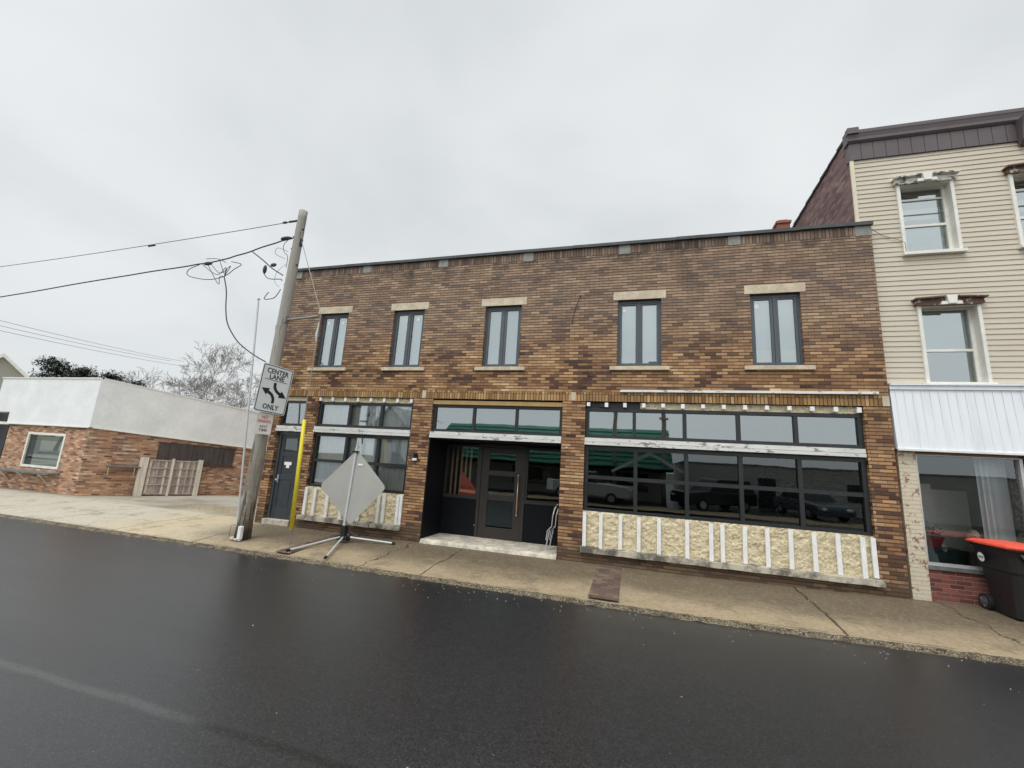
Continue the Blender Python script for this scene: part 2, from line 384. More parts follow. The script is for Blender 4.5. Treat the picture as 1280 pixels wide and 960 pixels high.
# ------------------------------------------------------------------ mesh helpers
class MB:
    def __init__(s): s.v = []; s.f = []
    def add(s, vs, fs):
        o = len(s.v); s.v += [tuple(p) for p in vs]; s.f += [tuple(i+o for i in f) for f in fs]; return s
    def quad(s, a, b, c, d): return s.add([a, b, c, d], [(0, 1, 2, 3)])
    def box(s, x0, x1, y0, y1, z0, z1):
        x0, x1 = sorted((x0, x1)); y0, y1 = sorted((y0, y1)); z0, z1 = sorted((z0, z1))
        return s.add([(x0, y0, z0), (x1, y0, z0), (x1, y1, z0), (x0, y1, z0), (x0, y0, z1), (x1, y0, z1), (x1, y1, z1), (x0, y1, z1)],
                     [(0, 3, 2, 1), (4, 5, 6, 7), (0, 1, 5, 4), (1, 2, 6, 5), (2, 3, 7, 6), (3, 0, 4, 7)])
    def hexa(s, p):   # p: 8 corners, bottom ring then top ring
        return s.add(p, [(0, 3, 2, 1), (4, 5, 6, 7), (0, 1, 5, 4), (1, 2, 6, 5), (2, 3, 7, 6), (3, 0, 4, 7)])
    def tube(s, path, r, n=8, caps=True):
        path = [Vector(p) for p in path]; rs = r if hasattr(r, '__len__') else [r]*len(path)
        o = len(s.v); prev = None
        for i, p in enumerate(path):
            d = (path[min(i+1, len(path)-1)]-path[max(i-1, 0)]).normalized()
            if prev is None:
                a = Vector((0, 0, 1)) if abs(d.z) < .9 else Vector((1, 0, 0))
                prev = d.cross(a).normalized()
            prev = (prev-d*prev.dot(d)).normalized(); q = d.cross(prev)
            for k in range(n):
                t = 2*math.pi*k/n
                s.v.append(tuple(p+(prev*math.cos(t)+q*math.sin(t))*rs[i]))
        for i in range(len(path)-1):
            for k in range(n):
                a = o+i*n+k; b = o+i*n+(k+1) % n
                s.f.append((a, b, b+n, a+n))
        if caps:
            s.f.append(tuple(o+k for k in range(n))[::-1]); e = o+(len(path)-1)*n
            s.f.append(tuple(e+k for k in range(n)))
        return s
    def wire(s, path, r, n=5, sub=5):
        P = [Vector(p) for p in path]; o = []
        for i in range(len(P)-1):
            p0, p1, p2, p3 = P[max(i-1, 0)], P[i], P[i+1], P[min(i+2, len(P)-1)]
            for k in range(sub):
                f = k/sub; o.append(.5*((2*p1)+(p2-p0)*f+(2*p0-5*p1+4*p2-p3)*f*f+(3*p1-p0-3*p2+p3)*f**3))
        o.append(P[-1]); return s.tube(o, r, n)
    def prism(s, poly, fn, d0, d1):   # poly 2-D points, fn(a,b,d)->3-D
        n = len(poly); vs = [fn(a, b, d0) for a, b in poly]+[fn(a, b, d1) for a, b in poly]
        fs = [tuple(range(n)), tuple(range(2*n-1, n-1, -1))]+[(i, i+n, (i+1) % n+n, (i+1) % n) for i in range(n)]
        return s.add(vs, fs)
    def sphere(s, c, r, nu=12, nv=8):
        rx, ry, rz = r if hasattr(r, '__len__') else (r, r, r); o = len(s.v)
        for j in range(nv+1):
            a = math.pi*j/nv
            for i in range(nu):
                b = 2*math.pi*i/nu
                s.v.append((c[0]+rx*math.sin(a)*math.cos(b), c[1]+ry*math.sin(a)*math.sin(b), c[2]+rz*math.cos(a)))
        for j in range(nv):
            for i in range(nu):
                s.f.append((o+j*nu+i, o+(j+1)*nu+i, o+(j+1)*nu+(i+1) % nu, o+j*nu+(i+1) % nu))
        return s
    def build(s, name, m, parent=None, smooth=False, bevel=0, recalc=True):
        me = bpy.data.meshes.new(name); me.from_pydata(s.v, [], s.f); me.validate(); me.update()
        if recalc:
            import bmesh
            bm = bmesh.new(); bm.from_mesh(me); bmesh.ops.recalc_face_normals(bm, faces=bm.faces); bm.to_mesh(me); bm.free()
        return finish(me, name, m, parent, smooth, bevel)

def finish(me, name, m, parent=None, smooth=False, bevel=0):
    uvl = me.uv_layers.new(name='UVMap'); V = me.vertices; L = me.loops
    for p in me.polygons:
        n = p.normal
        if abs(n.z) > .75:
            for li in p.loop_indices:
                c = V[L[li].vertex_index].co; uvl.data[li].uv = (c.x, c.y)
        else:
            h = math.hypot(n.x, n.y); tx, ty = -n.y/h, n.x/h
            if abs(tx) > .5 and tx < 0 or abs(tx) <= .5 and ty < 0: tx, ty = -tx, -ty
            for li in p.loop_indices:
                c = V[L[li].vertex_index].co; uvl.data[li].uv = (c.x*tx+c.y*ty, c.z)
        p.use_smooth = smooth
    me.materials.append(MATS[m])
    o = bpy.data.objects.new(name, me); col.objects.link(o)
    if parent is not None: o.parent = parent
    if bevel:
        b = o.modifiers.new('bevel', 'BEVEL'); b.width = bevel; b.segments = 2; b.limit_method = 'ANGLE'
    return o
def tag(o, label=None, cat=None, group=None, kind=None):
    for k, v in (('label', label), ('category', cat), ('group', group), ('kind', kind)):
        if v: o[k] = v
    return o
def thing(name, label, cat, loc=(0, 0, 0), rz=0.0, group=None):
    o = bpy.data.objects.new(name, None); col.objects.link(o)
    o.location = loc; o.rotation_euler.z = rz; o.empty_display_size = .2
    return tag(o, label, cat, group)
def text(name, body, size, m, parent, mtx, width=None, bold=.0, squeeze=None):
    cu = bpy.data.curves.new(name, 'FONT'); cu.body = body; cu.size = size; cu.align_x = 'CENTER'; cu.align_y = 'CENTER'
    cu.offset = bold; cu.extrude = .0008; cu.resolution_u = 3
    tmp = bpy.data.objects.new('tmp', cu); col.objects.link(tmp)
    bpy.context.view_layer.update()
    me = bpy.data.meshes.new_from_object(tmp.evaluated_get(bpy.context.evaluated_depsgraph_get()))
    bpy.data.objects.remove(tmp)
    xs = [v.co.x for v in me.vertices]; w = max(xs)-min(xs)
    sx = (width/w) if width else 1
    for v in me.vertices: v.co = mtx @ Vector((v.co.x*sx, v.co.y, v.co.z))
    return finish(me, name, m, parent)

# rise of the ground towards the east, and the cross fall of the pavement
def rise(x): return .014*max(0.0, min(x, 9.0)-1.0)
def gz(x, y):
    if y >= 0: return rise(x)
    if y > -2.2: return rise(x)-.10*(-y/2.2)
    return rise(x)-.14

# ------------------------------------------------------------------ camera and light
cam = bpy.data.cameras.new('camera'); co = bpy.data.objects.new('camera', cam); col.objects.link(co); scene.camera = co
def basis(yaw, pit, rol):
    cy, sy, cp, sp, cr, sr = math.cos(yaw), math.sin(yaw), math.cos(pit), math.sin(pit), math.cos(rol), math.sin(rol)
    fw = Vector((sy*cp, cy*cp, sp)); ri = Vector((cy, -sy, 0)); up = ri.cross(fw)
    return cr*ri+sr*up, -sr*ri+cr*up, fw
r_, u_, f_ = basis(R(-16.32), R(10.71), R(3.53))
mw = Matrix((r_, u_, -f_)).transposed().to_4x4(); mw.translation = Vector((0, -9.24, 1.89))
co.matrix_world = mw
cam.sensor_width = 36; cam.lens = 526.8/1280*36; cam.clip_start = .05; cam.clip_end = 5000

w = bpy.data.worlds.new('World'); scene.world = w; w.use_nodes = True
t = NT(w.node_tree)
SUN_EL, SUN_AZ = R(60), R(200)
sky = t.new('ShaderNodeTexSky', sky_type='NISHITA'); sky.sun_disc = False
sky.sun_elevation = SUN_EL; sky.sun_rotation = SUN_AZ; sky.air_density = 1; sky.dust_density = 4
tc = t.new('ShaderNodeTexCoord'); sp = t.new('ShaderNodeSeparateXYZ'); t.l.new(tc.outputs['Generated'], sp.inputs[0])
dx, dy, dz = sp.outputs
dzc = t.m('MAXIMUM', dz, .04)
k = t.m('DIVIDE', 1.0, t.m('ADD', dzc, .25))
pv = t.vec(t.m('MULTIPLY', dx, k), t.m('MULTIPLY', dy, k), .3)
n1 = t.noise(pv, .8, 4, .5, .4); n2 = t.noise(pv, 2.2, 4, .5, .3)
cl = t.m('ADD', t.m('MULTIPLY', n1, .75), t.m('MULTIPLY', n2, .25))
cl = t.step(cl, .36, .66)
c = t.mix(cl, (6.7, 7.05, 7.2), (8.6, 8.9, 9.0))
c = t.mix(t.step(dz, .35, .0), c, (7.7, 8.05, 8.2))
up = t.step(dz, .86, .98, 1.0, 3.2)
back = t.step(dy, .1, -.7, 1.0, 1.6)
b = t.m('MULTIPLY', up, back)
c = t.mix(1.0, c, t.vec(b, b, b), 'MULTIPLY')
c = t.mix(.06, c, sky.outputs[0])
bg = t.new('ShaderNodeBackground'); t.l.new(c, bg.inputs[0]); bg.inputs[1].default_value = .1
wo = t.new('ShaderNodeOutputWorld'); t.l.new(bg.outputs[0], wo.inputs[0])

sl = bpy.data.lights.new('sun', 'SUN'); so = bpy.data.objects.new('sun', sl); col.objects.link(so)
sl.energy = 1.35; sl.angle = R(25); sl.color = (1, .975, .94)
az = SUN_AZ  # sun from behind the camera, slightly west
sd = Vector((math.sin(az)*math.cos(SUN_EL), math.cos(az)*math.cos(SUN_EL), math.sin(SUN_EL)))
so.rotation_euler = sd.to_track_quat('Z', 'Y').to_euler()

scene.view_settings.view_transform = 'Standard'; scene.view_settings.look = 'None'; scene.view_settings.exposure = 0
scene.render.engine = 'CYCLES'; scene.cycles.max_bounces = 8; scene.cycles.transparent_max_bounces = 12
scene.cycles.caustics_reflective = False; scene.cycles.caustics_refractive = False
scene.cycles.use_denoising = True

# ------------------------------------------------------------------ the ground
def sheet(name, m, xs, ys, zf, label=None):
    b = MB(); nx, ny = len(xs), len(ys)
    b.v = [(x, y, zf(x, y)) for y in ys for x in xs]
    b.f = [(j*nx+i, j*nx+i+1, (j+1)*nx+i+1, (j+1)*nx+i) for j in range(ny-1) for i in range(nx-1)]
    o = b.build(name, m, recalc=False); tag(o, kind='structure'); return o
sheet('ground', 'earth', [-3000, -60, 60, 3000], [-3000, -14, 14, 3000], lambda x, y: -.32)
XR = [-400, -60]+[-40+i*2 for i in range(20)]+[0, 1, 3, 6, 9, 12, 60, 400]
sheet('road', 'asphalt', XR, [-14.2, -8, -4, -2.25], lambda x, y: rise(x)-.14+(.0 if y > -14 else 0))
sheet('sidewalk', 'sidewalk', XR, [-2.2, -1.5, -.75, 0, .35], gz)
sheet('far_sidewalk', 'sidewalk', [-400, -60, 60, 400], [-17, -14.2], lambda x, y: -.04)
sheet('far_lot', 'asphalt', [-400, -60, 60, 400], [-90, -17], lambda x, y: -.05)
sheet('parking_lot', 'lot', [-400, -60, -9.3], [.35, 12, 90], lambda x, y: -.002)
# broken concrete kerb
b = MB(); X = -60.0; rows = []
while X < 40:
    rough = 1.0 if X > -11.3 else .25
    n = lambda k: mn.noise(Vector((X*6, k, 0)))*.035*rough+mn.noise(Vector((X*25, k, 3)))*.02*rough
    top = rise(X)-.1
    rows.append([(X, -2.15+n(7)*1.2, gz(X, -2.15)+.003), (X, -2.185+n(1)*.7, top+.003+n(2)*.15), (X, -2.205+n(3), top-.015+n(4)*.3),
                 (X, -2.235+n(5)*1.3, rise(X)-.134), (X, -2.27+n(6)*1.8, rise(X)-.139)])
    X += .035 if -16 < X < 12 else 1.5
for rr in rows: b.v += rr
for i in range(len(rows)-1):
    for j in range(4): a = i*5+j; b.f.append((a, a+5, a+6, a+1))
tag(b.build('kerb', 'kerb_gravel', recalc=False), kind='structure')
for nm, x0, x1, y0, y1 in (('brick_paving_strip', -.66, -.19, -2.02, .0), ('brick_paving_strip', -6.78, -6.44, -2.02, -.1)):
    o = sheet(nm, 'paver_brick', [x0, x1], [y0, (y0+y1)/2, y1], lambda x, y: gz(x, y)+.006)
# loose grit on the pavement and along the road edge
b = MB()
for i in range(640):
    if i < 260: x = random.uniform(-15, 9); y = -2.25-abs(random.gauss(0, .3))
    elif i < 420: x = random.uniform(-15, 7); y = random.uniform(-2.1, -.02)
    elif i < 450: x = random.uniform(-6, 8); y = random.uniform(-7, -2.4)
    else: x = random.uniform(-17, -9.6); y = random.uniform(.2, 5)
    if -8.4 < x < -7.9 and y > -1.8 and y < -1.3: continue
    s = random.uniform(.003, .009); z = gz(x, y)+.002
    if x < -9.4 and y > 0: z = .0
    b.add([(x-s, y-s*.7, z), (x+s, y-s*.5, z), (x+s*.8, y+s, z), (x-s*.6, y+s*.8, z), (x, y, z+s*.9)], [(0, 1, 4), (1, 2, 4), (2, 3, 4), (3, 0, 4)])
tag(b.build('loose_grit', 'pebble', recalc=False), 'pale grit and crumbs of concrete scattered along the kerb', 'grit', kind='stuff')
b = MB()
for i in range(1500):
    x = random.gauss(-11.6, .9); y = random.gauss(1.0, .25)
    if x > -9.5: continue
    a = random.uniform(0, 6.28); l = random.uniform(.03, .12); h = random.uniform(.01, .07)
    b.add([(x, y, 0), (x+.006, y, 0), (x+math.cos(a)*l, y+math.sin(a)*l, h)], [(0, 1, 2)])
tag(b.build('dry_grass', 'dry_grass', recalc=False), 'low strip of dry straw coloured grass at the edge of the lot', 'grass', kind='stuff')

# ------------------------------------------------------------------ generic builders
def wall(b, x0, x1, z0, z1, y0, y1, holes):
    xs = sorted({x0, x1, *[h[0] for h in holes], *[h[1] for h in holes]}); zs = sorted({z0, z1, *[h[2] for h in holes], *[h[3] for h in holes]})
    xs = [x for x in xs if x0 <= x <= x1]; zs = [z for z in zs if z0 <= z <= z1]
    for i in range(len(xs)-1):
        for j in range(len(zs)-1):
            cx, cz = (xs[i]+xs[i+1])/2, (zs[j]+zs[j+1])/2
            if any(h[0] < cx < h[1] and h[2] < cz < h[3] for h in holes): continue
            a, c, d, e = xs[i], xs[i+1], zs[j], zs[j+1]
            b.quad((a, y0, d), (c, y0, d), (c, y0, e), (a, y0, e)); b.quad((a, y1, d), (a, y1, e), (c, y1, e), (c, y1, d))
    for (a, c, d, e) in holes:
        b.quad((a, y0, d), (a, y0, e), (a, y1, e), (a, y1, d)); b.quad((c, y0, d), (c, y1, d), (c, y1, e), (c, y0, e))
        b.quad((a, y0, e), (c, y0, e), (c, y1, e), (a, y1, e)); b.quad((a, y0, d), (a, y1, d), (c, y1, d), (c, y0, d))
    b.quad((x0, y0, z0), (x0, y0, z1), (x0, y1, z1), (x0, y1, z0)); b.quad((x1, y0, z0), (x1, y1, z0), (x1, y1, z1), (x1, y0, z1))
    b.quad((x0, y0, z1), (x1, y0, z1), (x1, y1, z1), (x0, y1, z1))
def framed(parent, name, x0, x1, z0, z1, y, cols, rows, fw, mw_, dep, mframe, mglass, gy=None):
    """a glazed frame; cols and rows are the inner bar centres"""
    b = MB()
    b.box(x0, x0+fw, y, y+dep, z0, z1); b.box(x1-fw, x1, y, y+dep, z0, z1)
    b.box(x0+fw, x1-fw, y+.001, y+dep, z0, z0+fw); b.box(x0+fw, x1-fw, y+.001, y+dep, z1-fw, z1)
    for c_ in cols: b.box(c_-mw_/2, c_+mw_/2, y+.004, y+dep-.002, z0+fw, z1-fw)
    cc = [x0+fw-mw_/2]+list(cols)+[x1-fw+mw_/2]
    for r0 in rows:
        for i in range(len(cc)-1): b.box(cc[i]+mw_/2, cc[i+1]-mw_/2, y+.007, y+dep-.004, r0-mw_/2, r0+mw_/2)
    f = b.build(name, mframe, parent)
    g = MB(); yy = y+dep*.6 if gy is None else gy
    g.quad((x0+fw*.5, yy, z0+fw*.5), (x1-fw*.5, yy, z0+fw*.5), (x1-fw*.5, yy, z1-fw*.5), (x0+fw*.5, yy, z1-fw*.5))
    g.build('pane', mglass, f, recalc=False)
    return f

# ================================================================== MAIN BRICK BUILDING
M = thing('brick_building', 'long two storey brown brick building with stripped shopfront and five upper windows', 'building', (-2.45, 0, 0))
def L(b):  # shift to the local frame of the thing
    b.v = [(x+2.45, y, z) for x, y, z in b.v]; return b
class MBm(MB):
    def build(s, *a, **k): L(s); return super().build(*a, **k)
X0, X1 = -9.45, 4.53
UW = [(-8.33, -7.44), (-6.04, -5.15), (-3.49, -2.58), (-.34, .58), (2.32, 3.23)]
WB, WT = 4.13, 5.65
holes = [(a, c_, WB, WT) for a, c_ in UW]
DO = (-9.2, -8.37); LB = (-8.02, -5.2); EN = (-4.68, -1.5); RB = (-1.0, 4.12)
for a, c_ in (DO, EN): holes.append((a, c_, -.4, 3.34))
for a, c_ in (LB, RB): holes.append((a, c_, .2, 3.34))
b = MBm(); wall(b, X0, X1, -.4, 6.99, 0, .32, holes); b.build('front_wall', 'brick_brown', M)
b = MBm()   # side and rear walls, roof, floors
b.box(X0, X0+.3, .32, 14, -.4, 6.9); b.box(4.05, 4.33, .32, 14, -.4, 6.9); b.box(X0, 4.33, 14, 14.3, -.4, 6.9)
b.build('side_wall', 'brick_pier', M)
b = MBm(); b.box(X0+.3, 4.05, .32, 14, 6.3, 6.4); b.build('roof', 'tar', M)
b = MBm(); b.box(X0+.3, 4.05, .32, 14, 3.45, 3.6); b.box(X0+.3, 4.05, 1.05, 14, -.1, .05)
b.box(X0+.3, 4.05, 7.0, 7.1, .05, 6.3); b.box(-4.79, -4.69, .33, 7, .05, 3.45); b.box(-1.49, -1.39, .33, 7, .05, 3.45); b.box(-8.3, -8.2, .33, 7, .05, 3.45)
b.build('interior_wall', 'interior', M)
# parapet
b = MBm()
xx = X0-.04; seg = []
while xx < X1+.02:
    x2 = min(xx+random.uniform(1.6, 2.6), X1+.03); j = random.uniform(-.008, .008)
    b.hexa([(xx, -.06, 6.99+j), (x2-.004, -.06, 6.99-j), (x2-.004, .36, 6.99-j), (xx, .36, 6.99+j), (xx, -.06, 7.06+j), (x2-.004, -.06, 7.06-j), (x2-.004, .36, 7.09), (xx, .36, 7.09)])
    xx = x2
b.build('parapet_coping', 'coping', M)
blocks = [(-9.45, -9.2), (-7.17, -6.92), (-4.88, -4.63), (-2.6, -2.36), (-.33, -.09), (1.95, 2.19), (4.26, 4.535)]
b = MBm()
for i in range(len(blocks)-1): b.box(blocks[i][1]+.002, blocks[i+1][0]-.002, -.006, .1, 6.79, 6.988)
b.build('soldier_course', 'brick_soldier_top', M)
for a, c_ in blocks:
    b = MBm(); b.box(a, c_, -.012, .12, 6.785+random.uniform(-.02, .01), 6.992); b.build('parapet_block', 'block', M)
b = MBm(); pts = [-9.45, -4.98, -4.88, -1.32, -1.22, 4.42, 4.532]
for i in (0, 2, 4): b.box(pts[i]+.001, pts[i+1]-.001, -.008, .1, 3.34, 3.54)
b.build('soldier_course', 'brick_soldier', M)
for a in (-4.98, -1.32, 4.42):
    b = MBm(); b.box(a, a+(.1 if a < 4 else .11), -.013, .1, 3.345, 3.535); b.build('pale_block', 'limestone', M)
b = MBm()
for a, c_ in (DO, LB, EN, RB): b.box(a-.12, c_+.12, .12, .3, 3.3, 3.345)
b.build('steel_lintel', 'frame_black', M)
# upper windows
notes = {0: [(.2, 5.42), (.66, 5.42)], 1: [(.66, 5.44)], 3: [(.13, 5.45)], 4: [(.13, 5.42)]}
for i, (a, c_) in enumerate(UW):
    mid = (a+c_)/2
    ex = .1 if i != 2 else .12
    b = MBm(); b.box(a-ex, c_+ex, -.012, .2, 5.652, 5.845); b.build('window_lintel', 'limestone', M, bevel=.006)
    b = MBm(); b.hexa([(a-.16, -.055, 4.03), (c_+.16, -.055, 4.03), (c_+.16, .1, 4.03), (a-.16, .1, 4.03), (a-.16, -.055, 4.115), (c_+.16, -.055, 4.115), (c_+.16, .1, 4.128), (a-.16, .1, 4.128)])
    b.build('window_sill', 'limestone', M, bevel=.006)
    b = MBm(); y = .075; fw = .04
    b.box(a, a+fw, y, y+.09, WB, WT); b.box(c_-fw, c_, y, y+.09, WB, WT); b.box(a+fw, c_-fw, y, y+.09, WT-fw-.02, WT); b.box(a+fw, c_-fw, y, y+.09, WB, WB+fw); b.box(mid-.02, mid+.02, y, y+.09, WB+fw, WT-fw-.02)
    for q0, q1 in ((a+fw+.004, mid-.024), (mid+.024, c_-fw-.004)):   # two sashes
        s = .05; zz0, zz1 = WB+fw+.004, WT-fw-.024
        b.box(q0, q0+s, y+.012, y+.07, zz0, zz1); b.box(q1-s, q1, y+.012, y+.07, zz0, zz1); b.box(q0+s, q1-s, y+.012, y+.07, zz0, zz0+s*.7); b.box(q0+s, q1-s, y+.012, y+.07, zz1-s*.7, zz1)
    fr = b.build('window', 'frame_dark', M)
    for q0, q1 in ((a+fw, mid-.02), (mid+.02, c_-fw)):
        b = MBm(); b.quad((q0+.02, y+.04, WB+.05), (q1-.02, y+.04, WB+.05), (q1-.02, y+.04, WT-.07), (q0+.02, y+.04, WT-.07)); b.build('pane', 'glass_upper', fr, recalc=False)
    b = MBm(); b.quad((a, y+.13, WB), (c_, y+.13, WB), (c_, y+.13, WT), (a, y+.13, WT)); b.build('blind', 'blind', fr, recalc=False)
    if i == 4: b = MBm(); b.box(a+.02, c_-.02, y+.1, y+.11, WB+.02, WB+.36); b.build('cardboard', 'cream_card', fr)
    if i == 0: b = MBm(); b.prism([(mid+.1, WB+.03), (c_-.05, WB+.03), (c_-.05, WB+.62), (mid+.16, WB+.68)], lambda p, q, d: (p, d, q), y+.1, y+.108); b.build('cardboard', 'cream_card', fr)
    for dx_, zc in notes.get(i, []):
        b = MBm(); b.box(a+dx_-.035, a+dx_+.045, y+.034, y+.037, zc-.05, zc+.05); b.build('sticker', 'paper', fr)
# thin broken cable on the brickwork
b = MBm(); b.tube([(-1.2, -.02, 5.78), (-1.25, -.03, 5.6), (-1.33, -.02, 5.35), (-1.36, -.01, 5.1)], .007, 5); b.sphere((-1.19, -.02, 5.8), .02, 6, 5); b.build('loose_cable', 'wire_black', M)
# ---- shopfront bays
def bay(x0, x1, z_t0, z_t1, z_l0, z_l1, tc_, lc, lrows, mt, ml):
    framed(M, 'transom_window', x0+2.45, x1+2.45, z_t0, z_t1, .07, [c_+2.45 for c_ in tc_], [], .07, .07, .09, 'frame_black', mt)
    framed(M, 'shop_window', x0+2.45, x1+2.45, z_l0, z_l1, .07, [c_+2.45 for c_ in lc], lrows, .075, .075, .1, 'frame_black', ml)
framed(M, 'transom_window', DO[0]+2.45, DO[1]+2.45, 2.54, 3.22, .07, [], [], .06, .06, .09, 'frame_black', 'glass_transom')
bay(LB[0]+.01, LB[1]-.01, 2.55, 3.21, 1.01, 2.38, [-7.06, -6.12], [-7.04, -6.12], [1.68], 'glass_light', 'glass_light')
bay(RB[0]+.01, RB[1]-.01, 2.55, 3.2, 1.0, 2.38, [.03, 1.03, 2.03, 3.03], [.06, 1.05, 2.04, 3.05], [1.72], 'glass_transom', 'glass_dark')
framed(M, 'transom_window', EN[0]+2.46, EN[1]+2.44, 2.55, 3.2, .07, [-3.62+2.45, -2.57+2.45], [], .06, .06, .09, 'frame_black', 'glass_transom')
b = MBm(); n = 60
for k in range(n):   # curtains in the left bay
    xa, xb = LB[0]+.05+(2.72)*k/n, LB[0]+.05+(2.72)*(k+1)/n
    if abs(xa+6.65) < .05: continue
    ya, yb = .22+.015*math.sin(k*1.9), .22+.015*math.sin((k+1)*1.9)
    b.quad((xa, ya, 1.0), (xb, yb, 1.0), (xb, yb, 3.25), (xa, ya, 3.25))
b.build('curtain', 'curtain', M, smooth=True, recalc=False)
# boards under the transoms
for a, c_, z0, z1 in ((DO[0]-.04, DO[1]-.01, 2.385, 2.53), (LB[0]-.0, LB[1], 2.395, 2.545), (EN[0]+.0, EN[1], 2.395, 2.545), (RB[0], RB[1]-.03, 2.395, 2.545)):
    b = MBm(); h = (z1-z0)
    b.box(a+.005, c_-.005, -.02, .06, z0+h*.48, z1); b.box(a+.005, c_-.005, .004, .06, z0+h*.42, z0+h*.478); b.box(a+.005, c_-.005, -.035, .06, z0, z0+h*.418)
    b.build('header_board', 'peeling_white', M)
# foam and stud ends above the transoms
def foam_strip(name, x0, x1, z0, z1, yc, amp, nx, nz, seed=0):
    b = MBm()
    for j in range(nz+1):
        for i in range(nx+1):
            x = x0+(x1-x0)*i/nx; z = z0+(z1-z0)*j/nz
            d = (mn.noise(Vector((x*9, z*9, seed)))*.35+mn.noise(Vector((x*24, z*34, seed+5)))*.35)*amp
            b.v.append((x, yc+d, z))
    for j in range(nz):
        for i in range(nx): a = j*(nx+1)+i; b.f.append((a, a+1, a+nx+2, a+nx+1))
    return b.build(name, 'foam', M, smooth=True, recalc=False)
foam_strip('insulation_foam', LB[0]+.03, LB[1]-.02, 3.21, 3.335, .07, .05, 120, 6, 1)
foam_strip('insulation_foam', .15, RB[1]-.05, 3.2, 3.335, .07, .05, 160, 6, 2)
foam_strip('insulation_foam', DO[0], DO[1], 3.22, 3.335, .07, .04, 40, 6, 3)
b = MBm(); b.box(RB[0]+.02, .15, .1, .12, 3.2, 3.335); b.box(RB[0]+.3, RB[0]+.5, .06, .1, 3.22, 3.3); b.build('dark_backing', 'frame_black', M)
for i in range(14):
    x = RB[0]+.03+i*.385 if i < 13 else RB[1]-.1
    b = MBm(); b.box(x, x+.07, .0, .07, 3.215+random.uniform(0, .02), 3.315); b.build('stud_end', 'white_stud', M)
for i in range(8):
    x = LB[0]+.02+i*.385
    b = MBm(); b.box(x, x+.06, .01, .07, 3.225, 3.32); b.build('stud_end', 'white_stud', M)
b = MBm(); b.box(EN[0]+.0, EN[1], .02, .1, 3.205, 3.3); b.build('tan_header', 'tan_wood', M)
# foam panels below the shop windows
foam_strip('insulation_foam', LB[0]-.03, LB[1]-.02, .3, 1.02, .055, .06, 150, 40, 7)
foam_strip('insulation_foam', RB[0]+.0, RB[1]-.0, .3, 1.02, .055, .06, 280, 40, 8)
def stud(x, wdt=.07, z0=.3, z1=1.0, y=-.012):
    b = MBm(); h = wdt/2; lean = random.uniform(-.008, .008)
    prof = [(-h, .04), (-h, 0), (-h*.35, 0), (-h*.25, .012), (h*.25, .012), (h*.35, 0), (h, 0), (h, .04)]
    vs = [(x+p+lean*(0 if k == 0 else 1), y+q, z) for k, z in enumerate((z0+random.uniform(0, .03), z1-random.uniform(0, .015))) for p, q in prof]
    n = len(prof); b.add(vs, [tuple(range(n)), tuple(range(2*n-1, n-1, -1))]+[(i, i+1, i+1+n, i+n) for i in range(n-1)]+[(n-1, 0, n, 2*n-1)])
    b.build('stud', 'white_stud', M)
for x in (-.95, -.62, -.23, .13, .51, 1.03, 1.46, 1.66, 2.04, 2.42, 2.8, 3.18, 3.55, 3.92, 4.08): stud(x)
for x in (-7.98, -7.71, -7.32, -6.9, -6.4, -5.86, -5.72, -5.34, -5.25): stud(x, .07)
def sill(x0, x1):
    b = MBm(); n = int((x1-x0)/.12)
    for i in range(n):
        a, c_ = x0+(x1-x0)*i/n, x0+(x1-x0)*(i+1)/n
    pr_ = [(-.075, .205), (.06, .205), (.06, .32), (-.06, .3)]
    for i in range(n+1):
        x = x0+(x1-x0)*i/n; j = mn.noise(Vector((x*3, 1, 9)))*.012
        b.v += [(x, p+j, q+j*.6) for p, q in pr_]
    for i in range(n):
        for k_ in range(4): a = i*4+k_; c2 = i*4+(k_+1) % 4; b.f.append((a, c2, c2+4, a+4))
    b.f += [(3, 2, 1, 0), (n*4, n*4+1, n*4+2, n*4+3)]
    b.build('stone_sill', 'dirty_sill', M)
sill(LB[0]-.09, -6.02); sill(-6.0, LB[1]+.0); sill(RB[0]-.02, RB[1]+.05)
# weathered board nailed above the right bay
b = MBm()
for a, c_, z0, dz_ in ((-.28, 1.5, 3.545, 0), (1.4, 3.1, 3.55, .004), (3.0, 4.36, 3.552, .008)):
    b.hexa([(a, -.05-dz_, z0), (c_, -.05-dz_, z0+.008), (c_, -.009, z0+.008), (a, -.009, z0), (a+.03, -.045-dz_, z0+.05), (c_, -.045-dz_, z0+.056), (c_, -.009, z0+.056), (a+.03, -.009, z0+.05)])
b.build('nailed_board', 'peeling_white', M)
# small wall lamp on the pier
b = MBm(); b.box(-5.03, -4.93, -.05, -.002, 1.86, 1.98); b.sphere((-4.98, -.06, 1.98), (.05, .06, .035), 10, 6); wl = b.build('wall_lamp', 'black_rubber', M)
b = MBm(); b.box(-5.035, -4.925, -.085, -.052, 1.83, 1.885); b.build('lamp_lens', 'plastic_white', wl)
b = MBm(); b.box(-1.4, -1.36, -.02, -.001, 2.29, 2.33); b.build('metal_box', 'alu', M)
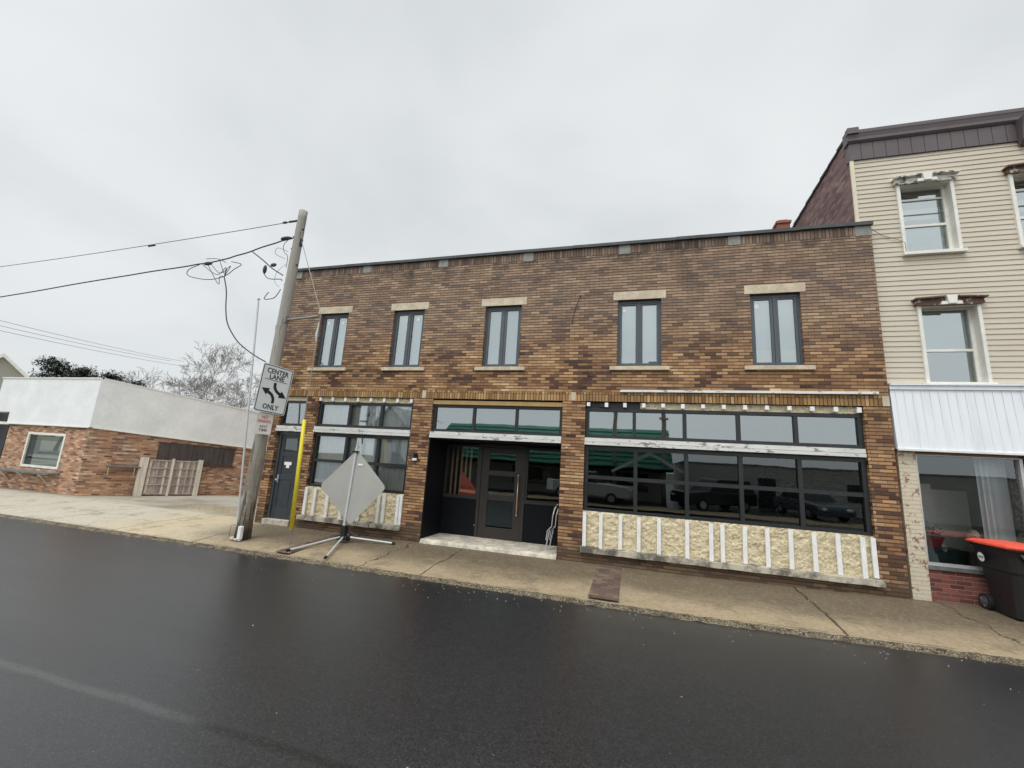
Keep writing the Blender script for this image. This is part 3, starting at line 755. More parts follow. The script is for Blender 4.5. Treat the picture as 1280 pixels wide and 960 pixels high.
# ---- grey side door
b = MBm(); x0, x1 = DO[0]+.01, DO[1]-.01; y = .1
b.box(x0, x0+.07, y, y+.1, .12, 2.38); b.box(x1-.07, x1, y, y+.1, .12, 2.38); b.box(x0+.07, x1-.07, y, y+.1, 2.3, 2.38); b.build('door_frame', 'frame_dark', M)
b = MBm(); a, c_ = x0+.075, x1-.075; yy = y+.03
b.box(a, a+.12, yy, yy+.045, .13, 2.295); b.box(c_-.12, c_, yy, yy+.045, .13, 2.295)
for z0, z1 in ((.13, .42), (1.12, 1.26), (1.72, 1.84), (2.2, 2.295)): b.box(a+.12, c_-.12, yy+.001, yy+.045, z0, z1)
b.box(a+.12, c_-.12, yy+.012, yy+.03, .42, 1.12)
b.box(a+.17, c_-.17, yy+.004, yy+.03, .47, 1.07)
dr = b.build('side_door', 'door_grey', M, bevel=.004)
b = MBm(); b.box(a+.12, c_-.12, yy+.015, yy+.025, 1.26, 1.72); b.box(a+.12, c_-.12, yy+.015, yy+.025, 1.84, 2.2); b.build('pane', 'glass_dark', dr)
b = MBm(); b.sphere((a+.06, yy-.05, 1.1), .03); b.tube([(a+.06, yy, 1.1), (a+.06, yy-.05, 1.1)], .012, 8); b.box(a+.035, a+.085, yy-.006, yy-.001, 1.04, 1.24); b.build('door_knob', 'steel', dr, smooth=False)
b = MBm(); b.box(a+.19, a+.42, yy+.008, yy+.012, 1.5, 1.58); b.box(a+.26, a+.36, yy+.008, yy+.012, 1.42, 1.5); b.build('sticker', 'paper', dr)
b = MBm(); b.box(DO[0], DO[1], -.03, .3, -.3, .12); b.build('doorstep', 'concrete_white', M, bevel=.01)
b = MBm(); b.box(DO[0], DO[1], .28, .3, .12, 2.4); b.build('dark_backing', 'interior', M)
# ---- recessed entrance
BY = 1.0
b = MBm()
b.box(EN[0]-.0, EN[0]+.03, .001, BY, .05, 2.39); b.box(EN[1]-.03, EN[1], .12, BY, .05, 2.39); b.box(EN[0]+.03, EN[1]-.03, .03, BY+.1, 2.36, 2.394)
b.box(EN[0]+.03, -3.73, BY, BY+.06, .05, 1.0); b.box(-2.51, EN[1]-.03, BY, BY+.06, .05, 1.0); b.box(EN[0]+.03, EN[1]-.03, BY, BY+.06, 2.3, 2.36)
b.build('entrance_panel', 'navy', M)
b = MBm(); z1 = .08; n = 40
b.box(EN[0]+.02, EN[1]-.02, .0, BY-.001, -.3, z1)
b.build('entrance_slab', 'concrete_white', M)
foam = MBm()
for i in range(n+1):
    x = EN[0]+.03+(3.14)*i/n; j = mn.noise(Vector((x*5, 2, 4)))*.04
    foam.v += [(x, .01, z1+.004), (x, -.03-abs(j), z1-.03+j*.4), (x, -.05-abs(j), gz(x, -.05)-.01)]
for i in range(n):
    for k_ in range(2): a = i*3+k_; foam.f.append((a, a+3, a+4, a+1))
foam.build('slab_edge', 'concrete_white', M, recalc=False)
framed(M, 'sidelight_window', -4.65+2.45, -3.73+2.45, 1.0, 2.3, BY, [], [], .05, .05, .07, 'door_brown', 'glass_shop')
framed(M, 'sidelight_window', -2.51+2.45, -1.53+2.45, 1.0, 2.3, BY, [], [], .05, .05, .07, 'door_brown', 'glass_dark')
for xa, xb in ((-4.65, -3.73), (-2.51, -1.53)):
    b = MBm(); b.box(xa, xb, BY-.02, BY, .97, 1.03); b.build('sill_rail', 'door_brown', M)
b = MBm(); b.box(-3.73, -3.66, BY-.02, BY+.08, .08, 2.34); b.box(-2.58, -2.51, BY-.02, BY+.08, .08, 2.34); b.box(-3.66, -2.58, BY-.02, BY+.08, 2.27, 2.34); b.build('door_frame', 'door_brown', M)
b = MBm(); a, c_ = -3.655, -2.585; yy = BY+.0
zs = [(.085, .34), (.98, 1.12), (1.58, 1.7), (2.12, 2.265)]
b.box(a, a+.2, yy, yy+.05, .085, 2.265); b.box(c_-.2, c_, yy, yy+.05, .085, 2.265)
for z0, z1_ in zs: b.box(a+.2, c_-.2, yy+.001, yy+.05, z0, z1_)
dd = b.build('entrance_door', 'door_brown', M, bevel=.004)
for z0, z1_ in ((.34, .98), (1.12, 1.58), (1.7, 2.12)):
    b = MBm(); b.box(a+.2, c_-.2, yy+.02, yy+.03, z0, z1_); b.build('pane', 'glass_dark', dd)
b = MBm(); hx = c_-.09
b.tube([(hx, yy-.06, .68), (hx, yy-.06, 1.62)], .016, 10); b.tube([(hx, yy, .78), (hx, yy-.06, .78)], .01); b.tube([(hx, yy, 1.52), (hx, yy-.06, 1.52)], .01)
b.sphere((hx, yy-.06, .68), .024); b.sphere((hx, yy-.06, 1.62), .024); b.build('pull_handle', 'gold', dd, smooth=True)
b = MBm(); b.box(-3.75, -3.735, BY-.03, BY-.001, .33, .37); b.build('door_hinge', 'steel', dd)
# notice behind the right sidelight
b = MBm(); b.box(-1.98, -1.83, BY+.048, BY+.052, 1.35, 1.58); b.build('notice', 'paper', M)
# things placed behind the entrance glass
for k_ in range(8):
    pass
t_ = thing('slat_screen', 'upright wooden slats behind the left entrance sidelight', 'screen', (-4.3, 1.32, .05))
for k_ in range(5):
    b = MB(); b.box(-.33+k_*.13, -.33+k_*.13+.05, 0, .04, 0, 2.6); b.build('slat', 'slat', t_)
b = MB(); b.box(-.36, .32, .045, .09, .05, .13); b.box(-.36, .32, .045, .09, 2.4, 2.48); b.build('cross_rail', 'slat', t_)
b = MB(); b.prism([(0, 0), (.62, 0), (.62, .95), (0, 1.6)], lambda p, q, d: (p, d, q), 0, .02)  # orange shape put in for an unidentified colour in the sidelight
o = b.build('orange_board', 'orange'); o.location = (-4.28, 1.2, .05); tag(o, 'orange red board placed behind the left entrance sidelight', 'board')

# ---- folded white sign stand leaning in the entrance
t_ = thing('folded_sign_stand', 'folded white metal sign stand leaning at the right side of the entrance', 'sign stand', (-1.75, .42, .082))
for dx_, dy_ in ((0, 0), (.07, .05)):
    b = MB(); b.tube([(-.08+dx_, dy_, 0), (-.04+dx_, dy_, .22), (.0+dx_, dy_, .42)], .014, 7); b.build('leg', 'alu', t_)
    b = MB(); b.tube([(-.07+dx_, dy_-.01, .2), (-.05+dx_, dy_-.01, .4), (.04+dx_, dy_-.01, .5), (.06+dx_, dy_-.01, .76)], .013, 7); b.build('arm', 'alu', t_)
    b = MB(); b.tube([(.05+dx_, dy_, .7), (.09+dx_, dy_+.01, .88), (.15+dx_, dy_+.02, .98)], .013, 7); b.build('arm', 'white_trim', t_)
b = MB(); b.tube([(.12, 0, .95), (.2, .06, .97)], .015, 7); b.tube([(.0, 0, .45), (.07, .05, .47)], .015, 7); b.build('hinge', 'black_rubber', t_)

# ---- chimney on the roof
t_ = thing('chimney', 'short red clay chimney showing over the parapet beside the tall side wall', 'chimney', (4.0, 3.1, 6.4))
b = MB(); b.box(-.17, .14, -.15, .15, 0, 2.5); b.build('stack', 'clay', t_)
b = MB(); b.box(-.2, .17, -.18, .18, 2.5, 2.57); b.box(-.13, .1, -.11, .11, 2.57, 2.63); b.build('cap', 'clay', t_)

# ================================================================== TALL SIDED BUILDING ON THE RIGHT
T = thing('sided_building', 'tall cream sided building with brown cornice and white metal awning over its shop', 'building', (4.35, 0, 0))
class MBt(MB):
    def build(s, *a, **k): s.v = [(x-4.35, y, z) for x, y, z in s.v]; return super().build(*a, **k)
Y = .12; XE = 11.0
WIN = [(5.08, 5.97, 6.37, 7.9), (6.84, 7.73, 6.37, 7.9), (8.6, 9.49, 6.37, 7.9), (5.18, 6.1, 3.79, 5.33), (6.95, 7.87, 3.79, 5.33), (8.7, 9.6, 3.79, 5.33)]
p = .1016; b = MBt(); z = 3.7
while z < 8.56:
    z1_ = z+p
    cuts = [(w_[0], w_[1]) for w_ in WIN if w_[2] < z+p*.5 < w_[3]]
    a = 4.36; segs = []
    for c0, c1 in sorted(cuts): segs.append((a, c0)); a = c1
    segs.append((a, XE))
    for s0, s1 in segs:
        b.quad((s0, Y-.016, z), (s1, Y-.016, z), (s1, Y-.002, z1_), (s0, Y-.002, z1_)); b.quad((s0, Y-.002, z), (s1, Y-.002, z), (s1, Y-.016, z), (s0, Y-.016, z))
    z += p
b.build('siding', 'siding', T, recalc=False)
b = MBt(); wall(b, 4.36, XE, 2.5, 9.0, Y, Y+.25, WIN); b.build('front_wall', 'interior_light', T)
b = MBt(); b.box(4.335, 4.4, Y-.035, Y, 3.72, 8.56); b.build('corner_trim', 'cream_trim', T)
b = MBt(); b.hexa([(4.35, Y+.001, 2.5), (4.36, Y+.001, 2.5), (4.36, 14, 2.5), (4.35, 14, 2.5), (4.35, Y+.001, 9.14), (4.36, Y+.001, 9.14), (4.36, 14, 8.3), (4.35, 14, 8.3)])
b.box(4.36, 4.6, Y+.26, 14, -.3, 8.3); b.box(XE-.3, XE, Y+.26, 14, -.3, 8.3); b.box(4.6, XE, 13.8, 14, -.3, 8.3); b.build('side_wall', 'brick_side', T)
b = MBt()
for k_ in range(26):
    y0 = Y+k_*.45; zt = 9.14-(y0-Y)*.06
    b.box(4.32, 4.6, y0, y0+.44, zt-.02, zt+.05-.01*(k_ % 2))
b.build('wall_coping', 'tar', T)
b = MBt(); b.box(4.6, XE-.3, Y+.26, 13.8, 8.1, 8.2); b.build('roof', 'tar', T)
b = MBt(); b.box(4.6, XE-.3, 1.6, 1.7, 2.6, 8.1); b.box(4.6, XE-.3, Y+.26, 13.8, 3.3, 3.5); b.box(4.6, XE-.3, 2.4, 2.5, -.1, 3.3); b.box(4.6, XE-.3, Y+.26, 13.8, -.1, .12); b.build('interior_wall', 'interior', T)
# cornice
b = MBt(); x = 4.33
while x < XE: b.box(x, x+.205, Y-.045, Y+.1, 8.55, 8.93); x += .215
b.box(4.34, XE, Y-.035, Y+.1, 8.555, 8.925); b.build('fascia_panels', 'fascia', T)
b = MBt()
pr_ = [(-.06, 8.93), (-.1, 8.97), (-.1, 9.03), (-.12, 9.1), (-.13, 9.12), (-.13, 9.19), (-.02, 9.22), (.1, 9.22), (.1, 8.93)]
b.prism([(q+Y, r0) for q, r0 in pr_], lambda p_, q, d: (d, p_, q), 4.3, XE); b.build('cornice', 'fascia', T)
for x in (4.31, 7.05, 9.9):
    b = MBt(); w_ = .1 if x < 5 else .3
    if x > 5: b.prism([(Y-.045, 8.42), (Y-.16, 8.5), (Y-.2, 8.75), (Y-.26, 8.95), (Y-.045, 8.95)], lambda p_, q, d: (d, p_, q), x, x+w_); b.build('cornice_bracket', 'fascia', T, bevel=.01)
    else: b.box(x-.02, x+.18, Y-.16, Y-.04, 9.1, 9.235); b.build('cornice_end', 'fascia', T)
# windows
for i, (a, c_, z0, z1_) in enumerate(WIN):
    b = MBt(); e = .07
    e = .055
    b.box(a-.015, a+e-.015, Y-.05, Y+.02, z0+.02, z1_); b.box(c_-e+.015, c_+.015, Y-.05, Y+.02, z0+.02, z1_); b.box(a+e-.015, c_-e+.015, Y-.045, Y+.02, z1_-.06, z1_)
    b.box(a, a+.03, Y+.02, Y+.24, z0, z1_); b.box(c_-.03, c_, Y+.02, Y+.24, z0, z1_); b.box(a+.03, c_-.03, Y+.02, Y+.24, z1_-.03, z1_)
    b.box(a-.04, c_+.05, Y-.1, Y+.24, z0-.04, z0+.02)
    fr = b.build('window_casing', 'white_trim', T)
    b = MBt(); y = Y+.13; q0, q1 = a+.03, c_-.03; zm = z0+(z1_-z0)*.42; s = .05
    b.box(q0, q0+s, y, y+.05, z0+.02, z1_-.03); b.box(q1-s, q1, y, y+.05, z0+.02, z1_-.03)
    for zz in ([z0+.02, zm, z1_-.03-s] if i > 2 else [z0+.02, zm, z0+1.22, z1_-.03-s]): b.box(q0+s, q1-s, y+.002, y+.05, zz, zz+(.05 if zz != z0+1.22 else .03))
    if i < 3: b.box(q0+s, q1-s, y+.03, y+.06, zm+.26, zm+.29)
    b.build('sash', 'white_trim', fr)
    b = MBt(); b.quad((q0+.01, y+.03, z0+.03), (q1-.01, y+.03, z0+.03), (q1-.01, y+.03, z1_-.05), (q0+.01, y+.03, z1_-.05)); b.build('pane', 'glass_clear' if i != 3 else 'glass_clear', fr, recalc=False)
    b = MBt()
    if i == 3: b.quad((q0, y+.12, zm), (q1, y+.12, zm), (q1, y+.12, z1_), (q0, y+.12, z1_)); b.build('blind', 'blind', fr, recalc=False)
    elif i < 3:
        for k_ in range(12):
            za, zb = z0+.03+(zm-z0)*k_/12, z0+.03+(zm-z0)*(k_+1)/12
            for m_ in range(6):
                xa, xb = q0+(q1-q0)*m_/6, q0+(q1-q0)*(m_+1)/6
                f3 = lambda X_, Z_: (X_, y+.09+mn.noise(Vector((X_*5, Z_*9, i)))*.06, Z_)
                b.quad(f3(xa, za), f3(xb, za), f3(xb, zb), f3(xa, zb))
        b.build('plastic_sheet', 'blind', fr, recalc=False)
        b = MBt(); b.quad((q0, y+.2, z0+.9), (q1, y+.2, z0+.9), (q1, y+.2, z0+1.15), (q0, y+.2, z0+1.15)); b.build('blind', 'curtain', fr, recalc=False)
    # worn hood with keystone
    b = MBt(); mid = (a+c_)/2; mm = 'cap_worn' if i == 0 else 'cap_brown'
    b.prism([(a-.06, z1_-.03), (a-.04, z1_+.06), (mid, z1_+.085), (c_+.04, z1_+.06), (c_+.06, z1_-.03), (c_-.02, z1_-.05), (a+.02, z1_-.05)], lambda p_, q, d: (p_, d, q), Y-.09, Y)
    b.prism([(a-.08, z1_+.06), (a-.08, z1_+.085), (mid, z1_+.115), (c_+.08, z1_+.085), (c_+.08, z1_+.06), (mid, z1_+.086)], lambda p_, q, d: (p_, d, q), Y-.16, Y)
    hd = b.build('window_hood', mm, T)
    b = MBt(); b.prism([(mid-.06, z1_-.05), (mid-.08, z1_+.11), (mid+.08, z1_+.11), (mid+.06, z1_-.05)], lambda p_, q, d: (p_, d, q), Y-.175, Y-.1); b.prism([(mid-.16, z1_-.06), (mid-.15, z1_-.0), (mid+.15, z1_-.0), (mid+.16, z1_-.06)], lambda p_, q, d: (p_, d, q), Y-.15, Y-.125)
    b.build('keystone', 'white_trim', hd)
b = MBt(); b.tube([(4.5, -.0, 6.95), (4.75, Y-.03, 6.8), (5.0, Y-.04, 6.68), (5.1, Y-.05, 6.6), (5.1, Y-.05, 6.4)], .006, 5); b.build('service_wire', 'wire', T)
# awning
b = MBt(); b.box(4.56, XE, -.0, Y+.0, 3.665, 3.755); b.box(4.56, XE, -.03, Y, 3.74, 3.77); b.build('awning_flashing', 'awning_white', T)
b = MBt(); yt, yb, za, zb = .03, -.03, 3.665, 2.575; x = 4.57
prof = []
while x < XE:
    prof += [(x, 0), (x+.07, 0), (x+.076, -.006), (x+.092, -.006), (x+.098, 0)]; x += .128
for i in range(len(prof)-1):
    (xa, da), (xb, db) = prof[i], prof[i+1]
    b.quad((xa, yb+da, zb), (xb, yb+db, zb), (xb, yt+da, za), (xa, yt+da, za))
b.quad((4.57, yb, zb), (4.57, yt, za), (4.57, Y, za), (4.57, Y, zb))
b.build('awning', 'awning_white', T, recalc=False)
b = MBt(); b.box(4.565, XE, yb-.025, yb+.02, zb-.03, zb+.005); b.build('awning_edge', 'white_trim', T)
b = MBt(); b.box(4.58, XE, yb+.02, Y+.2, zb-.02, zb); b.build('awning_soffit', 'frame_black', T)
# shopfront
b = MBt(); b.box(4.6, 4.86, .06, .4, -.3, zb-.02); b.build('painted_pier', 'brick_painted', T)
b = MBt(); b.box(4.862, 6.4, .1, .35, -.3, .56); b.build('base_wall', 'brick_red', T)
b = MBt(); b.box(4.862, 6.4, .07, .4, .56, .62); b.build('window_ledge', 'shelf_wood', T)
b = MBt(); b.box(6.42, 7.0, .08, .5, -.3, zb-.02); b.build('flaking_pier', 'brick_flaking', T)
b = MBt(); wall(b, 7.0, XE, -.3, 2.56, .1, .35, [(7.3, 8.3, -.1, 2.3), (8.6, 10.6, .6, 2.4)]); b.build('shop_wall', 'brick_flaking', T)
framed(T, 'shop_window', 4.865-4.35, 6.38-4.35, .62, 2.53, .12, [], [], .045, .05, .1, 'alu', 'glass_shop')
framed(T, 'shop_window', 8.6-4.35, 10.6-4.35, .6, 2.4, .12, [], [], .045, .05, .1, 'alu', 'glass_dark')
b = MBt(); b.box(7.3, 8.3, .2, .26, -.1, 2.3); b.build('shop_door', 'door_grey', T)
b = MBt(); n = 16
for k_ in range(n):
    xa, xb = 5.95+.42*k_/n, 5.95+.42*(k_+1)/n
    b.quad((xa, .5+.03*math.sin(k_*2.2), .62), (xb, .5+.03*math.sin((k_+1)*2.2), .62), (xb, .5+.03*math.sin((k_+1)*2.2), 2.5), (xa, .5+.03*math.sin(k_*2.2), 2.5))
b.build('curtain', 'curtain', T, recalc=False)
b = MBt(); b.box(4.87, 6.38, .4, 1.5, .56, .6); b.build('display_floor', 'interior_light', T)
b = MBt(); b.box(4.95, 5.02, 1.4, 1.42, .6, 2.1); b.box(5.3, 5.75, 1.4, 1.42, .7, 2.0); b.box(4.87, 6.38, 1.5, 1.55, .6, 1.9); b.build('display_panel', 'pale_wall', T)
# mannequin head
t_ = thing('mannequin_head', 'bald mannequin head on display in the shop window above the bin', 'mannequin', (5.83, .55, .602))
b = MB(); b.sphere((0, 0, .52), (.078, .098, .115), 20, 14); b.tube([(0, .012, .3), (0, .008, .36), (0, .0, .44)], [.062, .05, .052], 14)
b.sphere((0, -.1, .505), (.014, .022, .024), 8, 6); b.sphere((0, -.085, .455), (.034, .03, .03), 10, 6)
b.sphere((.08, 0, .51), (.012, .022, .032), 8, 6); b.sphere((-.08, 0, .51), (.012, .022, .032), 8, 6)
b.build('head', 'skin', t_, smooth=True)
for s in (-1, 1):
    b = MB(); b.sphere((s*.032, -.09, .53), (.015, .01, .008), 8, 6); b.build('eye', 'sign_black', t_)
b = MB(); b.sphere((0, -.108, .462), (.024, .008, .007), 8, 6); b.build('mouth', 'pot_red', t_)
b = MB(); b.box(-.14, .14, -.1, .12, 0, .25); b.sphere((0, .01, .26), (.15, .09, .06), 14, 8); b.build('stand', 'interior_light', t_)
t_ = thing('flower_planter', 'red flower pot with pale blossoms inside the shop window', 'planter', (5.33, .6, .602))
b = MB(); b.tube([(0, 0, .26), (0, 0, .42)], [.1, .16], 16); b.tube([(0, 0, .42), (0, 0, .45)], [.17, .17], 16); b.build('pot', 'pot_red', t_)
b = MB()
for k_ in range(160):
    v_ = Vector((random.gauss(0, .09), random.gauss(0, .08), .5+abs(random.gauss(0, .07)))); d = Vector((random.uniform(-1, 1), random.uniform(-1, 1), random.uniform(-1, 1)))*.03
    b.add([v_, v_+d, v_+Vector((d.y, -d.x, d.z))], [(0, 1, 2)])
b.build('leaves', 'leaf_dull', t_, recalc=False)
b = MB()
for k_ in range(40):
    b.sphere((random.gauss(0, .1), random.gauss(0, .07), .53+random.uniform(-.04, .08)), .014, 5, 4)
b.build('blossoms', 'petal', t_)
t_ = thing('display_cabinet', 'dark green cabinet under the flower pot in the shop window', 'cabinet', (5.4, .7, .6))
b = MB(); b.box(-.3, .28, -.2, .25, 0, .22); b.build('body', 'cabinet', t_, bevel=.006)
b = MB(); b.box(-.32, .3, -.22, .27, .222, .255); b.build('top', 'cabinet', t_, bevel=.004)
for x in (-.15, .13):
    b = MB(); b.box(x-.12, x+.12, -.215, -.201, .03, .2); b.build('drawer', 'cabinet', t_)
t_.location.z = .603
bpy.data.objects['flower_planter'].location = (5.3, .7, .603)

# ================================================================== WHEELED BIN
B = thing('wheeled_bin', 'black wheeled rubbish bin with orange red lid beside the shop window', 'bin', (5.75, -.34, gz(5.75, -.4)+.0), rz=R(-90))
# local: x along the side facing the street (hinge at -x), y depth
b = MB()
def ring(z, x0, x1, y0, y1, c_=.05):
    return [(x0+c_, y0, z), (x1-c_, y0, z), (x1, y0+c_, z), (x1, y1-c_, z), (x1-c_, y1, z), (x0+c_, y1, z), (x0, y1-c_, z), (x0, y0+c_, z)]
rings = [ring(.02, -.25, .27, -.2, .2), ring(.3, -.275, .3, -.215, .215), ring(.66, -.32, .35, -.24, .24), ring(.68, -.34, .37, -.262, .262), ring(.9, -.375, .4, -.278, .278), ring(.99, -.39, .43, -.29, .29), ring(1.0, -.4, .46, -.31, .31), ring(1.03, -.4, .46, -.31, .31)]
for rr in rings: b.v += rr
for i in range(len(rings)-1):
    for k_ in range(8): a = i*8+k_; c2 = i*8+(k_+1) % 8; b.f.append((a, c2, c2+8, a+8))
b.f += [tuple(range(7, -1, -1)), tuple(range((len(rings)-1)*8, len(rings)*8))]
b.build('body', 'bin_black', B, bevel=.012)
b = MB()
b.v = []
lr = [ring(1.032, -.44, .5, -.335, .335, .06), ring(1.06, -.45, .51, -.345, .345, .06), ring(1.085, -.42, .47, -.31, .31, .08), ring(1.1, -.3, .33, -.2, .2, .09)]
for rr in lr: b.v += rr
for i in range(3):
    for k_ in range(8): a = i*8+k_; c2 = i*8+(k_+1) % 8; b.f.append((a, c2, c2+8, a+8))
b.f += [tuple(range(7, -1, -1)), tuple(range(24, 32))]
b.box(-.2, .48, -.352, -.345, 1.036, 1.05)
b.build('lid', 'bin_lid', B, bevel=.01)
b = MB(); b.tube([(-.46, -.25, 1.01), (-.46, .25, 1.01)], .016); b.tube([(-.39, -.25, .99), (-.46, -.25, 1.01)], .014); b.tube([(-.39, .25, .99), (-.46, .25, 1.01)], .014); b.build('handle', 'bin_black', B)
for s in (-1, 1):
    b = MB(); b.tube([(-.27, s*.2, .125), (-.27, s*.27, .125)], .125, 24); wlz = b.build('wheel', 'black_rubber', B, bevel=.01)
    b = MB(); b.tube([(-.27, s*.262, .125), (-.27, s*.275, .125)], .08, 20); b.tube([(-.27, s*.262, .125), (-.27, s*.285, .125)], .025, 12)
    for k_ in range(5):
        a = k_*2*math.pi/5; b.tube([(-.27, s*.28, .125), (-.27+.08*math.cos(a), s*.278, .125+.08*math.sin(a))], .008, 5)
    b.build('rim', 'bin_grey', wlz)
fn = lambda x, z, o=0: (x, -.2-.112*(z-.02)/.98-.012-o, z)
ff = lambda y, z, o=0: (.27+.16*(z-.02)/.98+.014+o, y, z)
b = MB()   # ribbed recess moulding on the face towards the street
b.add([ff(-.2, .97, .012), ff(.2, .97, .012), ff(.2, .8, .012), ff(.05, .79, .012), ff(-.08, .8, .012), ff(-.15, .9, .012)], [(0, 1, 2, 3, 4, 5)])
for k_ in range(7): b.tube([ff(-.08+k_*.04, .83, .02), ff(-.08+k_*.04, .93, .02)], .007, 5)
b.build('recess_ribs', 'bin_grey', B)
def side_m(x, z): return Matrix.Translation(Vector(fn(x, z, .012 if z < .67 else .03))) @ Matrix.Rotation(R(90)+.1, 4, 'X')
def front_m(y, z): return Matrix.Translation(Vector(ff(y, z, .014))) @ Matrix.Rotation(R(90), 4, 'Z') @ Matrix.Rotation(R(90)-.16, 4, 'X')
b = MB(); mm = side_m(-.1, .83); pts = [mm @ Vector((.07*math.cos(a), .07*math.sin(a), 0)) for a in [k_*2*math.pi/24 for k_ in range(24)]]
b.add(pts, [tuple(range(24))]); st = b.build('round_sticker', 'paper', B, recalc=False)
text('sticker_lettering', 'ONYX', .045, 'sign_grey', st, mm @ Matrix.Translation((0, 0, .002)), width=.11, bold=.001)
text('size_lettering', '96.5', .1, 'paper', B, front_m(-.02, .62), bold=.002)
b = MB(); mm = front_m(-.02, .47); b.add([mm @ Vector(q) for q in ((-.13, -.012, .004), (.13, -.012, .004), (.13, .012, .004), (-.13, .012, .004))], [(0, 1, 2, 3)]); b.build('label_strip', 'paper', B, recalc=False)

# ================================================================== UTILITY POLE
PX, PY = -8.17, -1.5
P = thing('utility_pole', 'weathered grey wooden utility pole leaning slightly at the kerb', 'utility pole', (PX, PY, gz(PX, PY)))
b = MB(); nseg = 40; path = []; rad = []
o0 = len(b.v)
for i in range(nseg+1):
    f = i/nseg; z = -.1+7.97*f; cx = .17*f
    rr = .15-.05*min(1, f*1.02)+.02*max(0, 1-f*12)
    for k_ in range(20):
        a = k_*2*math.pi/20; q = 1+.05*mn.noise(Vector((math.cos(a)*2, math.sin(a)*2, z*.4)))+.025*mn.noise(Vector((math.cos(a)*7, math.sin(a)*7, z*.3)))
        b.v.append((cx+rr*q*math.cos(a), rr*q*math.sin(a), z))
for i in range(nseg):
    for k_ in range(20): b.f.append((i*20+k_, i*20+(k_+1) % 20, (i+1)*20+(k_+1) % 20, (i+1)*20+k_))
b.f.append(tuple(nseg*20+k_ for k_ in range(20)))
b.build('shaft', 'pole_wood', P, smooth=True)
b = MB()
for z, s in ((7.62, -1), (7.17, -1), (6.85, -1), (6.4, 1), (5.9, -1), (7.35, 1)):
    cx = .17*z/7.8; b.tube([(cx+s*.09, -.02, z), (cx+s*.14, -.03, z)], .018, 8)
b.box(.17*7/7.8+.08, .17*7/7.8+.115, -.04, .04, 6.9, 7.1); b.box(.17*5/7.8-.14, .17*5/7.8-.1, -.05, .05, 4.75, 4.86); b.build('bolts', 'wire_black', P)
b = MB(); b.tube([(.2, 0, 5.0), (1.12, 0, 5.06)], .028, 10); b.box(.2, .24, -.07, .07, 4.92, 5.1); b.build('strut', 'wire_steel', P)
b = MB(); b.box(.08, .17, -.235, -.15, .02, .3); b.build('ground_guard', 'plastic_white', P, bevel=.02)
b = MB(); b.tube([(.125, -.19, 0), (.125, -.19, .03)], .03, 8); b.build('guard_foot', 'plastic_white', P)
b = MB(); b.tube([(-.2, -.1, 0), (-.26, -.1, .02), (-.26, -.1, .26), (-.15, -.09, .3)], .006, 6); b.build('wire_loop', 'wire', P)
b = MB()
for a in (3.4, 3.9, 4.4, 4.9): b.sphere((.2*math.cos(a), .2*math.sin(a), .015), (.05, .04, .03), 8, 5)
b.build('stone_packing', 'pebble', P)
b = MB()   # hanging leads around the pole top
b.wire([(-.0, -.06, 7.15), (-.15, -.1, 6.95), (-.12, -.1, 6.75), (.02, -.1, 6.6), (.04, -.11, 6.3)], .007, 5)
b.wire([(-.02, -.08, 6.75), (-.3, -.12, 6.85), (-.35, -.12, 6.7), (-.05, -.1, 6.55)], .005, 5)
b.wire([(.0, -.1, 6.4), (-.2, -.12, 6.2), (-.22, -.12, 5.95), (-.05, -.12, 5.8)], .004, 5)
b.wire([(-.02, -.1, 5.75), (-.08, -.15, 5.55), (-.2, -.15, 5.5), (-.45, -.1, 5.52), (-.52, -.05, 5.6), (-.48, 0, 5.75)], .01, 5)
b.build('hanging_leads', 'wire_black', P)

# guy wire with yellow guard
G = thing('guy_wire', 'steel guy wire with bright yellow plastic guard running down from the pole strut', 'guy wire', (-6.9, -1.5, gz(-6.9, -1.5)))
b = MB(); b.tube([(-1.02, 0, 7.08), (-.1, 0, 5.12), (-.12, 0, 3.2), (-.12, 0, 2.6)], .009, 6); b.build('upper_cable', 'wire_steel', G)
b = MB(); b.tube([(-.11, 0, 2.64), (-.02, 0, .3)], [.038, .042], 14); b.build('yellow_guard', 'yellow', G, smooth=True)
b = MB(); b.tube([(-.02, 0, .3), (0, 0, .0)], .012, 6); b.tube([(.03, 0, .0), (.04, 0, .25)], .006, 6); b.tube([(-.02, 0, .31), (-.02, 0, .33)], .05, 12); b.build('anchor_rod', 'wire_steel', G)
b = MB(); b.box(-.145, -.095, -.025, .025, 4.55, 4.7); b.tube([(-.12, 0, 4.45), (-.12, 0, 4.9)], .02, 8); b.build('strain_insulator', 'steel', G)

# thin metal post
b = MB(); b.tube([(0, 0, 0), (-.31, 0, 2.94), (-.62, 0, 5.88)], [.026, .024, .022], 8); b.sphere((-.62, 0, 5.9), .04, 8, 6)
o = b.build('metal_post', 'alu', smooth=False); o.location = (-9.17, -.75, gz(-9.17, -.75)); tag(o, 'thin tall galvanised post standing just left of the wooden pole', 'post')

